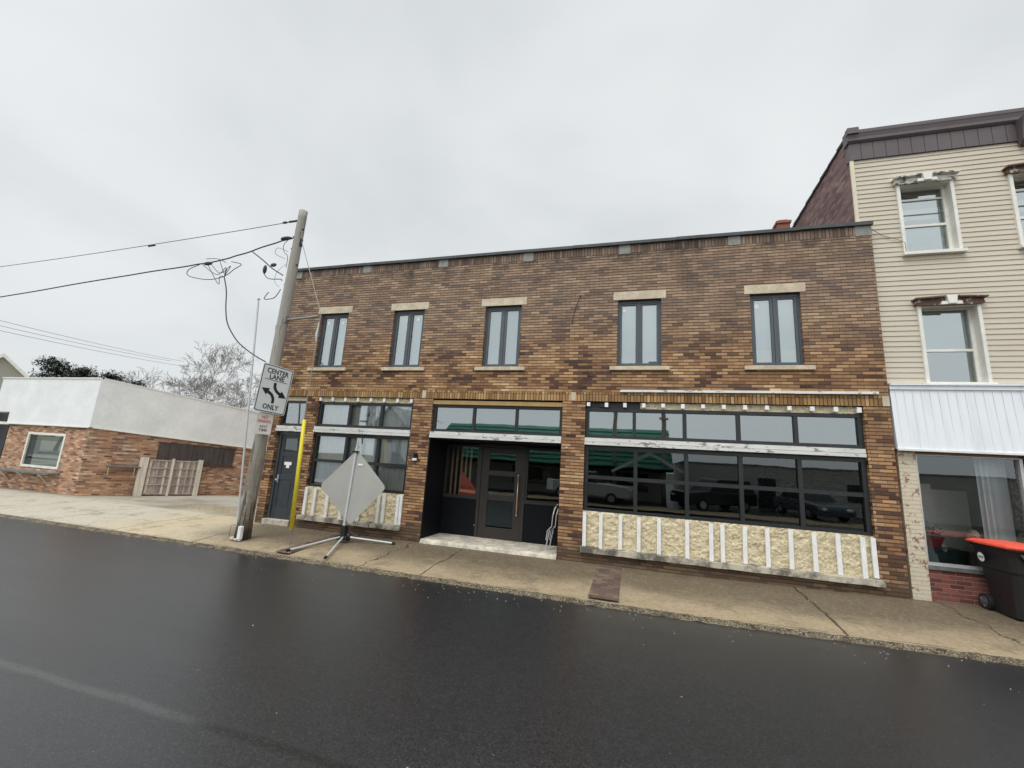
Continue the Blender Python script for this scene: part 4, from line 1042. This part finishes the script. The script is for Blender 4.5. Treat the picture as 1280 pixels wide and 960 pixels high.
# ---- overhead lines
def cat(p0, p1, sag, n=24):
    p0, p1 = Vector(p0), Vector(p1)
    return [p0.lerp(p1, i/n)-Vector((0, 0, 4*sag*(i/n)*(1-i/n))) for i in range(n+1)]
t_ = thing('overhead_line', 'single grey wire running left from the very top of the pole', 'overhead wire', (-8.1, -1.5, 7.56))
b = MB(); b.tube(cat((0, 0, 0), (-42, 0, .3), .55), .009, 6); b.build('conductor', 'wire', t_)
b = MB(); b.tube([(-.0, 0, 0), (-.3, 0, -.006)], .025, 6); b.sphere((-.42, 0, -.01), (.09, .03, .03), 8, 5); b.tube([(-4.9, 0, -.225), (-5.15, 0, -.235)], .022, 6); b.build('clamp', 'wire_black', t_)
t_ = thing('cable_bundle', 'thick dark cable running left below the top wire with a frayed splice', 'overhead cable', (-8.15, -1.5, 7.1))
b = MB(); pts = [(0, 0, 0), (-.6, 0, -.1), (-1.6, 0, -.32), (-2.4, 0, -.45), (-3.3, 0, -.5), (-6, 0, -.64), (-11.3, 0, -.98), (-18, 0, -1.15), (-28, 0, -.9), (-42, 0, .1)]
fine = []
for i in range(len(pts)-1):
    for k_ in range(8):
        f = k_/8; fine.append((pts[i][0]*(1-f)+pts[i+1][0]*f, .008*math.sin(i*8+k_), pts[i][2]*(1-f)+pts[i+1][2]*f))
b.tube(fine, .016, 6); b.build('main_cable', 'wire_black', t_)
b = MB(); b.sphere((-.25, 0, .0), (.18, .05, .05), 8, 6); b.wire([(-1.3, 0, -.25), (-.85, 0, -.55), (-.5, -.02, -.8), (-.15, 0, -1.0)], .015, 6); b.sphere((-.75, 0, -.8), (.05, .04, .12), 8, 6); b.sphere((-.5, 0, -.7), (.1, .03, .05), 8, 6); b.wire([(-.8, 0, -.85), (-.6, 0, -1.05), (-.2, 0, -1.1), (-.05, -.1, -1.2)], .01, 6); b.build('connector', 'wire_black', t_)
b = MB()
for a_, c_ in (((-2.9, -.5), (-2.05, -.65)), ((-2.7, -.52), (-2.2, -.9)), ((-2.6, -.5), (-1.9, -.62)), ((-2.3, -.45), (-2.0, -.7))):
    m1 = ((a_[0]+c_[0])/2+random.uniform(-.2, .2), min(a_[1], c_[1])-random.uniform(.02, .25))
    b.wire([(a_[0], 0, a_[1]), (m1[0], .04, m1[1]), (c_[0], 0, c_[1]), (-2.05, 0, -.9)], .008, 5)
b.wire([(-3.0, 0, -.5), (-3.35, 0, -.62), (-3.3, 0, -.8), (-2.6, 0, -.95), (-2.06, 0, -.9), (-1.75, 0, -.72), (-1.55, 0, -.6), (-1.9, 0, -.5)], .01, 5)
b.wire([(-2.8, 0, -.35), (-2.4, 0, -.38), (-2.1, .02, -.5)], .008, 5); b.sphere((-2.7, 0, -.49), (.16, .04, .05), 8, 6)
b.build('splice_wires', 'wire_black', t_)
b = MB()
src = [(-10.2, 6.2), (-10.03, 5.8), (-9.93, 5.32), (-9.8, 4.95), (-9.58, 4.66), (-9.25, 4.36), (-8.74, 4.07), (-8.25, 3.88)]
b.wire([(x+8.15, 0 if x < -8.6 else -.12, z-7.1) for x, z in src], .014, 6); b.build('drop_cable', 'wire_black', t_, smooth=True)
for k_, (pa, pb, lb) in enumerate((((-50, -6, 11.6), (-69.8, 40, 14.9), 'topmost of the three faint distant wires at the left'), ((-50, -6, 11.0), (-72.5, 40, 15.0), 'middle one of the three faint distant wires at the left'), ((-50, -6, 10.5), (-69.6, 40, 14.1), 'lowest of the three faint distant wires at the left'))):
    t_ = MB(); t_.tube(cat((0, 0, 0), Vector(pb)-Vector(pa), .6), .022, 5); o = t_.build('distant_wire', 'wire'); o.location = pa; tag(o, lb, 'overhead wire', 'distant wires')

# ---- road sign on the pole
def sign_frame(c_, yaw, tilt=0.0):
    return Matrix.Translation(Vector(c_)) @ Matrix.Rotation(yaw, 4, 'Z') @ Matrix.Rotation(R(90), 4, 'X') @ Matrix.Rotation(-tilt, 4, 'Z')
def rrect(w_, h_, r0, n=6):
    pts = []
    for cx, cy, a0 in ((w_/2-r0, h_/2-r0, 0), (-w_/2+r0, h_/2-r0, 90), (-w_/2+r0, -h_/2+r0, 180), (w_/2-r0, -h_/2+r0, 270)):
        for k_ in range(n+1): a = R(a0+90*k_/n); pts.append((cx+r0*math.cos(a), cy+r0*math.sin(a)))
    return pts
S1 = thing('lane_sign', 'large white CENTER LANE ONLY road sign with two curved black arrows', 'road sign', (-7.72, -1.75, 3.2))
mt = sign_frame((0, 0, 0), R(76), R(3.5)); W_, H_ = .71, 1.07
b = MB(); b.prism(rrect(W_, H_, .05), lambda a, c_, d: tuple(mt @ Vector((a, c_, d))), -.003, 0); b.build('plate', 'sign_white', S1)
b = MB(); o1, i1 = rrect(W_-.03, H_-.03, .042), rrect(W_-.062, H_-.062, .03); n = len(o1)
b.add([tuple(mt @ Vector((*q, .0025))) for q in o1+i1], [(k_, (k_+1) % n, (k_+1) % n+n, k_+n) for k_ in range(n)]); b.build('border', 'sign_black', S1, recalc=False)
def up_(u, v): return ((u-.5)*W_, (.5-v)*H_)
text('lettering', 'CENTER', .155, 'sign_black', S1, mt @ Matrix.Translation((*up_(.5, .135), .003)), width=.5, bold=.003)
text('lettering', 'LANE', .155, 'sign_black', S1, mt @ Matrix.Translation((*up_(.5, .25), .003)), width=.34, bold=.003)
text('lettering', 'ONLY', .155, 'sign_black', S1, mt @ Matrix.Translation((*up_(.5, .88), .003)), width=.36, bold=.003)
b = MB(); q0, q1 = up_(.13, .318), up_(.87, .33); b.add([tuple(mt @ Vector(q)) for q in ((q0[0], q0[1]-.006, .003), (q1[0], q0[1]-.006, .003), (q1[0], q0[1]+.006, .003), (q0[0], q0[1]+.006, .003))], [(0, 1, 2, 3)]); b.build('underline', 'sign_black', S1, recalc=False)
def arrow(pts, tip):
    P2 = [Vector(up_(*q)) for q in pts]; T2 = Vector(up_(*tip)); fine_ = []
    for i in range(len(P2)-1):
        p0 = P2[max(i-1, 0)]; p1 = P2[i]; p2 = P2[i+1]; p3 = P2[min(i+2, len(P2)-1)]
        for k_ in range(6):
            f = k_/6; fine_.append(.5*((2*p1)+(p2-p0)*f+(2*p0-5*p1+4*p2-p3)*f*f+(3*p1-p0-3*p2+p3)*f**3))
    fine_.append(P2[-1]); b = MB(); vs = []; hw = .032
    for i, q in enumerate(fine_):
        d = (fine_[min(i+1, len(fine_)-1)]-fine_[max(i-1, 0)]).normalized(); nn = Vector((-d.y, d.x))*hw
        vs += [q+nn, q-nn]
    fs = [(2*i, 2*i+1, 2*i+3, 2*i+2) for i in range(len(fine_)-1)]
    d = (T2-fine_[-1]).normalized(); nn = Vector((-d.y, d.x))*.085; base = fine_[-1]-d*.012; k0 = len(vs)
    vs += [base+nn, base-nn, T2]; fs.append((k0, k0+1, k0+2))
    b.add([tuple(mt @ Vector((q.x, q.y, .003+(.0006 if i >= k0 else 0)))) for i, q in enumerate(vs)], fs)
    b.build('arrow', 'sign_black', S1, recalc=False)
arrow([(.53, .79), (.52, .70), (.45, .62), (.30, .565)], (.1, .515))
arrow([(.49, .36), (.5, .45), (.58, .53), (.72, .58)], (.93, .635))
b = MB(); b.box(-.35, -.03, .02, .05, .18, .23); b.box(-.35, -.03, .02, .05, -.33, -.28)
b.build('mounting_bracket', 'alu', S1)
S2 = thing('parking_sign', 'small white NO PARKING ANY TIME sign with red letters below the lane sign', 'parking sign', (-7.9, -1.7, 2.43))
m2 = sign_frame((0, 0, 0), R(48), R(1.5))
b = MB(); b.prism(rrect(.32, .46, .02), lambda a, c_, d: tuple(m2 @ Vector((a, c_, d))), -.003, 0); b.build('plate', 'sign_dirty', S2)
for s_, z_, w_, mm, sz in (('NO', .15, .12, 'sign_red', .1), ('PARKING', .055, .26, 'sign_red', .095), ('ANY', -.06, .16, 'sign_grey', .085), ('TIME', -.14, .17, 'sign_grey', .085)):
    text('lettering', s_, sz, mm, S2, m2 @ Matrix.Translation((0, z_, .002)), width=w_, bold=.001)

# ================================================================== PORTABLE DIAMOND SIGN (seen from behind)
D_ = thing('portable_sign', 'diamond road work sign seen from its bare metal back on a folding tripod stand', 'portable sign', (-6.13, -.79, gz(-6.13, -.79)))
def rnd(poly, r0):
    o_ = []; n = len(poly)
    for i in range(n):
        p_, a_, c_ = Vector(poly[i]), Vector(poly[i-1]), Vector(poly[(i+1) % n])
        d1, d2 = (a_-p_).normalized(), (c_-p_).normalized()
        for k_ in range(5):
            f = k_/4; q = (p_+d1*r0)*(1-f)**2+p_*2*f*(1-f)+(p_+d2*r0)*f*f; o_.append((q.x, q.y))
    return o_
dia = rnd([(.05, 2.03), (-.81, 1.17), (.13, .38), (.92, 1.24)], .1)
b = MB(); b.prism(dia, lambda a, c_, d: (a, d+(c_-1.2)*.03, c_), 0, .004); b.build('panel', 'sign_back', D_)
b = MB(); b.hexa([(-.035, -.045, .3), (.015, -.045, .3), (.015, -.005, .3), (-.035, -.005, .3), (.015, -.01, 2.08), (.06, -.01, 2.08), (.06, .022, 2.08), (.015, .022, 2.08)]); b.build('mast', 'alu', D_)
b = MB(); b.box(-.03, .1, -.03, .04, 1.965, 2.0); b.build('top_clamp', 'black_rubber', D_)
b = MB(); b.tube([(.045, .005, 2.0), (.045, .005, 2.2)], .022, 8); b.tube([(.06, .005, 2.05), (.11, .005, 2.13)], .016, 6); b.build('mast_tip', 'alu', D_)
b = MB(); b.box(.13, .26, -.001, .0, 1.68, 1.72); b.build('sticker', 'paper', D_)
b = MB(); b.box(-.06, .05, -.06, .05, .08, .36); b.box(-.13, .13, -.09, .08, .06, .15); b.sphere((-.12, -.03, .1), .06, 8, 6); b.sphere((.1, .02, .09), .06, 8, 6); b.build('stand_head', 'black_rubber', D_, bevel=.008)
b = MB(); b.tube([(.07, .0, .35), (.1, .03, .2), (.22, .1, .12), (.3, .2, .16)], .012, 6); b.build('release_lever', 'black_rubber', D_)
for ex_, ey_ in ((-.42, -1.12), (.55, -1.22), (1.06, .32)):
    e = Vector((ex_, ey_, .0)); e.z = gz(-6.13+ex_, -.79+ey_)-gz(-6.13, -.79)+.03
    d = Vector((ex_, ey_, 0)).normalized()
    b = MB(); b.tube([d*.1+Vector((0, 0, .12)), e], .02, 8); lg = b.build('leg', 'alu', D_)
    b = MB(); b.tube([e-d*.03, e+d*.04], .028, 8); b.build('rubber_foot', 'black_rubber', lg)

# ================================================================== LOW BRICK BUILDING ON THE LEFT
CX, CY = -17.62, .65
LBd = thing('low_building', 'low brick building with pale stucco parapet at the corner of the lot', 'building', (CX, CY, 0))
dxs, dys = .5477, .8367; nx_, ny_ = dys, -dxs   # along the side wall, and its outward normal
def S(s, z, o=0.0): return (dxs*s+nx_*o, dys*s+ny_*o, z)
LX = -5.4
b = MB(); w0 = [(LX+.95, LX, 0, 0)]
wall(b, -4.35, 0, -.3, 2.4, 0, .25, [(-3.1, -1.11, .77, 1.97)])
b.quad((0, 0, -.3), S(9, -.3), S(9, 2.4), (0, 0, 2.4))
b.build('brick_wall', 'brick_multi', LBd, recalc=False)
b = MB()   # parapet, front then side (the side band falls towards the rear)
def band(p0, p1, zt0, zt1, zb0, zb1, n_, m_):
    nx2, ny2 = n_
    q = MB(); o_ = .06
    a = (p0[0]+nx2*o_, p0[1]+ny2*o_); c_ = (p1[0]+nx2*o_, p1[1]+ny2*o_)
    q.add([(*a, zb0), (*c_, zb1), (*c_, zt1), (*a, zt0), (p0[0], p0[1], zb0), (p1[0], p1[1], zb1), (p1[0]-nx2*.3, p1[1]-ny2*.3, zt1), (p0[0]-nx2*.3, p0[1]-ny2*.3, zt0)], [(0, 1, 2, 3), (0, 4, 5, 1), (3, 2, 6, 7), (1, 5, 6, 2), (0, 3, 7, 4)])
    return q
cfx, cfy = .035, -.065
b = MB()
b.add([(-5.3, -.06, 2.65), (-4.38, -.06, 2.65), (-4.38, -.06, 2.25), (cfx, -.06, 2.25), (.06, -.06, 3.9), (-5.3, -.06, 3.9), (-5.3, .35, 3.9), (-.1, .35, 3.9), (-4.38, .02, 2.25), (cfx, .02, 2.25), (-5.3, .6, 2.65), (-4.38, .6, 2.65), (-5.3, .35, 2.65)],
      [(0, 1, 5), (1, 4, 5), (1, 2, 3, 4), (5, 4, 7, 6), (2, 8, 9, 3), (0, 10, 11, 1), (0, 5, 6, 12)])
b.build('parapet', 'stucco', LBd, recalc=False)
b = MB(); zt = lambda s: 3.9-.121*min(s, 9); zb_ = lambda s: 2.25-.077*min(s, 9)
A0 = (cfx, -.06); A1 = (.06, -.06)
b.add([(*A0, zb_(0)), S(9, zb_(9), .06), S(9, zt(9), .06), (*A1, zt(0)), S(9, zt(9), -.3), (-.3, .3, zt(0)), S(0, zb_(0), -.0), S(9, zb_(9), 0)], [(0, 1, 2, 3), (3, 2, 4, 5), (0, 6, 7, 1)])
b.build('parapet', 'stucco_side', LBd, recalc=False)
b = MB()   # thin metal caps and drip edges
b.box(-5.33, .05, -.085, -.03, 3.9, 3.945); b.box(-4.38, .02, -.08, -.04, 2.215, 2.255)
def sbox(b, s0, s1, z00, z01, z10, z11, o0, o1):
    b.hexa([S(s0, z00, o1), S(s1, z10, o1), S(s1, z10, o0), S(s0, z00, o0), S(s0, z01, o1), S(s1, z11, o1), S(s1, z11, o0), S(s0, z01, o0)])
sbox(b, .05, 9, zt(0)-.005, zt(0)+.045, zt(9)-.005, zt(9)+.045, .02, .09); sbox(b, .05, 9, zb_(0)-.035, zb_(0)+.005, zb_(9)-.035, zb_(9)+.005, .03, .08)
b.build('parapet_cap', 'white_trim', LBd)
b = MB(); b.add([(-5.3, .3, 3.3), (0, .3, 3.3), S(9, 2.7, -.2), (-5.3, 9, 3.2)], [(0, 1, 2, 3)]); b.add([(-5.4, 9, -.3), S(9, -.3), S(9, 3), (-5.4, 9, 3)], [(0, 1, 2, 3)]); b.build('roof', 'tar', LBd, recalc=False)
f = framed(LBd, 'window', -3.1, -1.11, .77, 1.97, -.02, [], [], .075, .05, .08, 'white_trim', 'glass_dark')
b = MB(); b.box(-3.0, -1.2, .3, 1.6, .5, .52); b.box(-3.3, -.9, 1.6, 1.7, .2, 2.3); b.box(-1.95, -1.6, .5, .6, .8, 1.7); b.build('interior_wall', 'interior', LBd)
b = MB(); b.box(-1.6, -1.3, .2, .24, .8, 1.2); b.box(-2.6, -1.9, .1, .11, 1.84, 1.9); b.build('notice', 'paper', LBd)
b = MB(); b.box(-4.05, -.95, -.32, 0, .6, .65); sh = b.build('window_shelf', 'shelf_wood', LBd)
for x in (-3.6, -2.6, -1.5):
    b = MB(); b.box(x-.02, x+.02, -.28, 0, .565, .6); b.tube([(x, -.26, .57), (x, -.0, .3)], .012, 6); b.build('bracket', 'white_trim', sh)
b = MB(); sbox(b, .6, 1.5, .97, 1.02, .95, 1.0, 0, .3); sh = b.build('wall_shelf', 'shelf_wood', LBd)
for s in (.68, 1.35):
    b = MB(); b.tube([S(s, .96, .26), S(s, .68, .0)], .012, 6); b.build('bracket', 'white_trim', sh)
b = MB(); n = 14
for k_ in range(n):
    s0, s1 = 1.87+2.38*k_/n, 1.87+2.38*(k_+1)/n-.012; g = lambda s: 1.87-.047*(s-1.87); j = random.uniform(0, .012)
    sbox(b, s0, s1, 1.14, g(s0), 1.12, g(s1), .005+j, .025+j)
bw = b.build('boarded_window', 'boarding', LBd)
b = MB(); sbox(b, 1.82, 4.3, 1.88, 1.91, 1.77, 1.8, .002, .04); sbox(b, 1.82, 4.3, 1.09, 1.13, 1.06, 1.1, .002, .06); b.build('frame', 'boarding', bw)
b = MB(); b.box(-6.4, -4.35, .5, .55, -.3, 2.65); b.box(-4.36, -4.3, 0, .55, -.3, 2.65); b.build('recess_wall', 'door_grey', LBd)
for z0, z1_ in ((.35, .75), (2.2, 2.3)):
    b = MB(); b.box(-5.9, -4.55, .3, .34, z0, z1_); b.build('recess_rail', 'white_trim', LBd)
b = MB(); wall(b, -13, -6.4, -.3, 2.9, .05, .3, [(-9.5, -7.5, .8, 2.2)]); b.build('brick_wall', 'brick_multi', LBd)

# wooden crate panel leaning against the side wall
cr = thing('wooden_pallet', 'weathered wooden crate panel with small square cells leaning on the low brick wall', 'pallet', (CX+S(1.44, 0)[0], CY+S(1.44, 0)[1], .0), rz=math.atan2(dys, dxs))
def Q(b, x0, x1, o0, o1, z0, z1): return b.box(x0, x1, -o1, -o0, z0, z1)
b = MB(); Q(b, .06, 1.78, .06, .075, .03, 1.26); b.build('backing', 'pallet_wood', cr)
for z in (.05, .37, .66, .95, 1.23):
    b = MB(); Q(b, .2, 1.68, .09, .15, z, z+.035); b.build('slat', 'pallet_wood', cr)
for x in (.3, .52, .74, .96, 1.18, 1.38, 1.56):
    b = MB()
    for z0, z1_ in ((.085, .368), (.405, .658), (.695, .948), (.985, 1.228)): Q(b, x-.02, x+.05, .08, .125, z0, z1_)
    b.build('batten', 'pallet_light' if x in (.3, .74, 1.18) else 'pallet_wood', cr)
for x0, x1 in ((.0, .12), (.125, .24), (.9, .975), (1.68, 1.76), (1.765, 1.83)):
    b = MB(); Q(b, x0, x1, .1 if x0 > .1 else .06, .19, 0, 1.33-.01*x0); b.build('post', 'pallet_light', cr)

# ---- gabled house far left
GH = thing('gabled_house', 'grey gabled house roof showing behind the low building at far left', 'house', (-59.9, 16, 0), rz=R(67))
b = MB(); b.prism([(-4, -.3), (4, -.3), (4, 5.3), (0, 9.25), (-4, 5.3)], lambda p_, q, d: (p_, d, q), 0, 9); b.build('wall', 'house_grey', GH)
b = MB()
for s in (-1, 1):
    b.hexa([(0, -.5, 9.2), (s*4.6, -.5, 4.65), (s*4.6, 9.5, 4.65), (0, 9.5, 9.2), (0, -.5, 9.55), (s*4.6, -.5, 5.0), (s*4.6, 9.5, 5.0), (0, 9.5, 9.55)])
b.build('roof', 'white_trim', GH)
for x in (-2, 1.2):
    b = MB(); b.box(x, x+.9, -.05, 0, 3.2, 4.8); b.build('window', 'glass_dark', GH)

# ================================================================== TREES
def bare_tree(name, label, loc, h, seed, spread=.5, levels=7, r0=.26, group='bare trees behind the low building'):
    rs = random.Random(seed); root = thing(name, label, 'tree', loc, group=group)
    tr, cr_ = MB(), MB()
    def grow(p, d, ln, r0_, lv):
        n = 4; pts = [p.copy()]; rr = [r0_]
        for i in range(n):
            d = (d+Vector((rs.gauss(0, .13), rs.gauss(0, .13), rs.gauss(0, .08)+.03))).normalized()
            p = p+d*ln/n; pts.append(p.copy()); rr.append(max(.014, r0_*(1-.45*(i+1)/n)))
        (tr if lv >= levels-1 else cr_).tube(pts, rr, 6 if lv > 3 else 3, caps=False)
        if lv == 0: return
        k_ = rs.choice((2, 3, 3)) if lv > 1 else 3
        for j in range(k_):
            a = rs.uniform(0, 6.28); s = rs.uniform(.35, .95)*spread*2
            side = d.cross(Vector((math.cos(a), math.sin(a), .3))).normalized()
            q = pts[-1] if j < 2 else pts[rs.choice((2, 3))]
            grow(q, (d+side*s).normalized(), ln*rs.uniform(.62, .86), rr[-1]*rs.uniform(.6, .85), lv-1)
    grow(Vector((0, 0, 0)), Vector((0, 0, 1)), h*.26, r0, levels)
    tr.build('trunk', 'bark', root, smooth=True, recalc=False); cr_.build('branches', 'bark', root, recalc=False)
    return root
bare_tree('bare_tree', 'wide leafless tree just left of the utility pole behind the low roof', (-41.5, 22, -.3), 13.5, 3, spread=.6, levels=8)
bare_tree('bare_tree', 'smaller leafless tree beside the dark evergreens behind the low roof', (-49, 24, -.3), 11.5, 12)
bare_tree('bare_tree', 'faint leafless tree standing left of the dark evergreens', (-68, 26, -.3), 11, 9)
def evergreen(label, loc, h, w_, seed):
    rs = random.Random(seed); root = thing('evergreen_tree', label, 'tree', loc, group='dark evergreens behind the low building')
    b = MB(); b.tube([(0, 0, 0), (.1, 0, h*.5), (0, 0, h*.92)], [.25, .16, .04], 7); b.build('trunk', 'bark', root)
    b = MB()
    for k_ in range(80):
        z = h*rs.uniform(.5, .97); f = 1-((z/h-.35)/.65)**2*.7; a = rs.uniform(0, 6.28); rr = w_*f*rs.uniform(.1, 1)
        c_ = Vector((rr*math.cos(a), rr*math.sin(a), z)); cs = rs.uniform(.3, .55)
        for q in range(110):
            v_ = c_+Vector((rs.gauss(0, cs), rs.gauss(0, cs), rs.gauss(0, cs*.5))); d = Vector((rs.uniform(-1, 1), rs.uniform(-1, 1), rs.uniform(-.5, .8))).normalized()*rs.uniform(.12, .3)
            s = d.cross(Vector((0, 0, 1)))*.35
            b.add([v_, v_+d+s, v_+d*1.3-s], [(0, 1, 2)])
    b.build('crown', 'needles', root, recalc=False)
for i, (x, y, h_, w_) in enumerate(((-63.5, 22, 10.9, 2.6), (-58.8, 22, 9.9, 2.2), (-54.5, 22, 9.2, 2.2), (-50.2, 22, 8.4, 2.0))):
    evergreen(['tallest dark evergreen with a ragged top behind the low stucco roof', 'second dark evergreen from the left behind the low stucco roof', 'dark evergreen third from the left behind the low stucco roof', 'lowest dark evergreen nearest the large bare tree'][i], (x, y, -.3), h_, w_, 20+i)

# ================================================================== ACROSS THE STREET (seen in the glass)
GR = thing('green_roofed_shop', 'low shop with green metal roof and pale gable across the street', 'building', (-6, -21, 0), rz=math.pi)
b = MB(); wall(b, -8, 8, -.1, 2.0, 0, .3, [(-7, -4.5, .5, 1.8), (-3, -2, 0, 1.8), (0, 3, .5, 1.8)]); b.box(-8, 8, .3, 8, -.1, 2.0); b.build('wall', 'pale_wall', GR)
b = MB(); b.hexa([(-8.4, -3, 1.95), (8.4, -3, 1.95), (8.4, 9, 1.95), (-8.4, 9, 1.95), (-8.4, -3, 2.1), (8.4, -3, 2.1), (8.4, 1.5, 4.9), (-8.4, 1.5, 4.9)])
for k_ in range(9): b.box(-8.4, 8.4, -3+k_*.5-.03, -3+k_*.5+.03, 2.1+k_*.311, 2.16+k_*.311); b.build('roof', 'green_roof', GR)
b = MB(); b.prism([(-9.2, 1.9), (-7, 3.1), (-4.8, 1.9), (-4.8, 1.75), (-7, 2.9), (-9.2, 1.75)], lambda p_, q, d: (p_, d, q), -3.5, -3.1); b.build('gable_trim', 'white_trim', GR)
b = MB(); b.box(-7, -4.5, .1, .14, .5, 1.8); b.box(-3, -2, .1, .14, 0, 1.8); b.box(0, 3, .1, .14, .5, 1.8); b.build('window', 'glass_dark', GR)
PW = thing('pale_block_building', 'long pale flat roofed block building across the street', 'building', (11, -22.5, 0))
b = MB(); b.box(-7.5, 14, -8, 0, -.1, 2.7); b.build('wall', 'pale_wall', PW)
b = MB(); b.box(-7.55, 14.05, -8.05, .05, 2.7, 2.8); b.build('roof_edge', 'roof_grey', PW)
b = MB(); b.box(-3, -2, .0, .03, 0, 2); b.box(2, 4, .0, .03, .8, 1.9); b.build('door', 'door_grey', PW)
WH = thing('white_gabled_house', 'white house with steep gable across the street', 'house', (-30.4, -39, 0))
b = MB(); b.prism([(-2, -.1), (2, -.1), (2, 6.2), (0, 8.2), (-2, 6.2)], lambda p_, q, d: (p_, d, q), -8, 0); b.build('wall', 'pale_wall', WH)
b = MB()
for s in (-1, 1): b.hexa([(0, -8.3, 8.2), (s*2.5, -8.3, 5.75), (s*2.5, .4, 5.75), (0, .4, 8.2), (0, -8.3, 8.45), (s*2.5, -8.3, 5.97), (s*2.5, .4, 5.97), (0, .4, 8.45)])
b.build('roof', 'roof_grey', WH)
b = MB(); b.box(-.6, .6, .0, .04, 3.6, 4.8); b.box(-1.6, -.8, .0, .04, 1, 2.4); b.box(.8, 1.6, .0, .04, 1, 2.4); b.build('window', 'glass_dark', WH)
for i, (x, lb) in enumerate(((-1.1, 'utility pole with one crossarm across the street, left one'), (1.85, 'utility pole with stacked crossarms across the street, right one'))):
    t_ = thing('utility_pole', lb, 'utility pole', (x, -18.5, -.05))
    b = MB(); b.tube([(0, 0, 0), (0, 0, 9.5)], [.16, .1], 8); b.build('shaft', 'pole_wood', t_)
    for z in ((8.3,) if i == 0 else (8.8, 8.0, 5.2)):
        b = MB(); b.box(-.9 if z > 6 else -.25, .9 if z > 6 else .25, .1, .2, z, z+.12); b.build('crossarm', 'pole_wood', t_)
    if i: b = MB(); b.tube([(.3, .1, 6.2), (.3, .1, 7.0)], .22, 12); b.build('transformer', 'roof_grey', t_)
def car(label, loc, rz, m_, kind):
    c_ = thing('parked_car' if kind != 'truck' else 'parked_truck', label, 'car' if kind != 'truck' else 'truck', loc, rz=rz, group='vehicles parked across the street')
    ln, wd = (5.4, 1.9) if kind == 'truck' else (4.6, 1.8)
    hl = ln/2
    if kind == 'truck': low = [(-hl, .4), (hl, .4), (hl, .85), (hl-.1, 1.05), (.9, 1.15), (-hl, 1.15)]; top = [(.95, 1.15), (.35, 1.75), (-.8, 1.78), (-.95, 1.15)]
    elif kind == 'suv': low = [(-hl, .35), (hl, .35), (hl, .8), (hl-.15, 1.0), (.9, 1.1), (-hl, 1.1)]; top = [(1.0, 1.1), (.3, 1.7), (-2.0, 1.7), (-2.25, 1.1)]
    else: low = [(-hl, .3), (hl, .3), (hl, .65), (hl-.2, .82), (.9, .95), (-1.7, .98), (-hl, .9)]; top = [(.95, .95), (.25, 1.42), (-1.1, 1.42), (-1.75, .97)]
    b = MB(); b.prism(low, lambda p_, q, d: (p_, d, q), -wd/2, wd/2); b.build('body', m_, c_, bevel=.08)
    b = MB(); fnc = lambda p_, q, d: (p_, d*(1-(q-top[0][1])*.22), q); b.prism([(top[0][0]-.02, top[0][1]-.03)]+top[1:-1]+[(top[-1][0]+.02, top[-1][1]-.03)], fnc, -wd/2+.06, wd/2-.06); b.build('cabin_glass', 'sign_black', c_, bevel=.04)
    b = MB(); b.prism([(top[1][0]+.05, top[1][1]-.02), (top[1][0]-.1, top[1][1]+.05), (top[2][0]+.1, top[2][1]+.05), (top[2][0]-.05, top[2][1]-.02)], lambda p_, q, d: (p_, d, q), -wd/2+.17, wd/2-.17); b.build('roof', m_, c_, bevel=.03)
    for x in (-ln*.31, ln*.31):
        for s in (-1, 1):
            b = MB(); b.tube([(x, s*(wd/2-.22), .33), (x, s*(wd/2+.01), .33)], .33, 20); wz = b.build('wheel', 'black_rubber', c_)
            b = MB(); b.tube([(x, s*(wd/2+.005), .33), (x, s*(wd/2+.02), .33)], .2, 14); b.build('rim', 'steel', wz)
    for s in (-1, 1):
        b = MB(); b.sphere((hl-.04, s*(wd/2-.3), low[2][1]-.02), (.08, .2, .08), 10, 6); b.build('headlight', 'lamp_glass', c_)
car('white pickup truck parked across the street', (-2.6, -17.0, -.04), R(12), 'car_white', 'truck')
car('black sport utility car parked across the street', (4.6, -18.4, -.04), R(150), 'car_black', 'suv')
car('blue grey saloon car parked across the street', (9.6, -18.6, -.04), R(80), 'car_blue', 'sedan')
bare_tree('bare_tree', 'leafless tree standing across the street beside the shop', (-20.5, -26, -.05), 10, 5, group='bare trees across the street', levels=5)
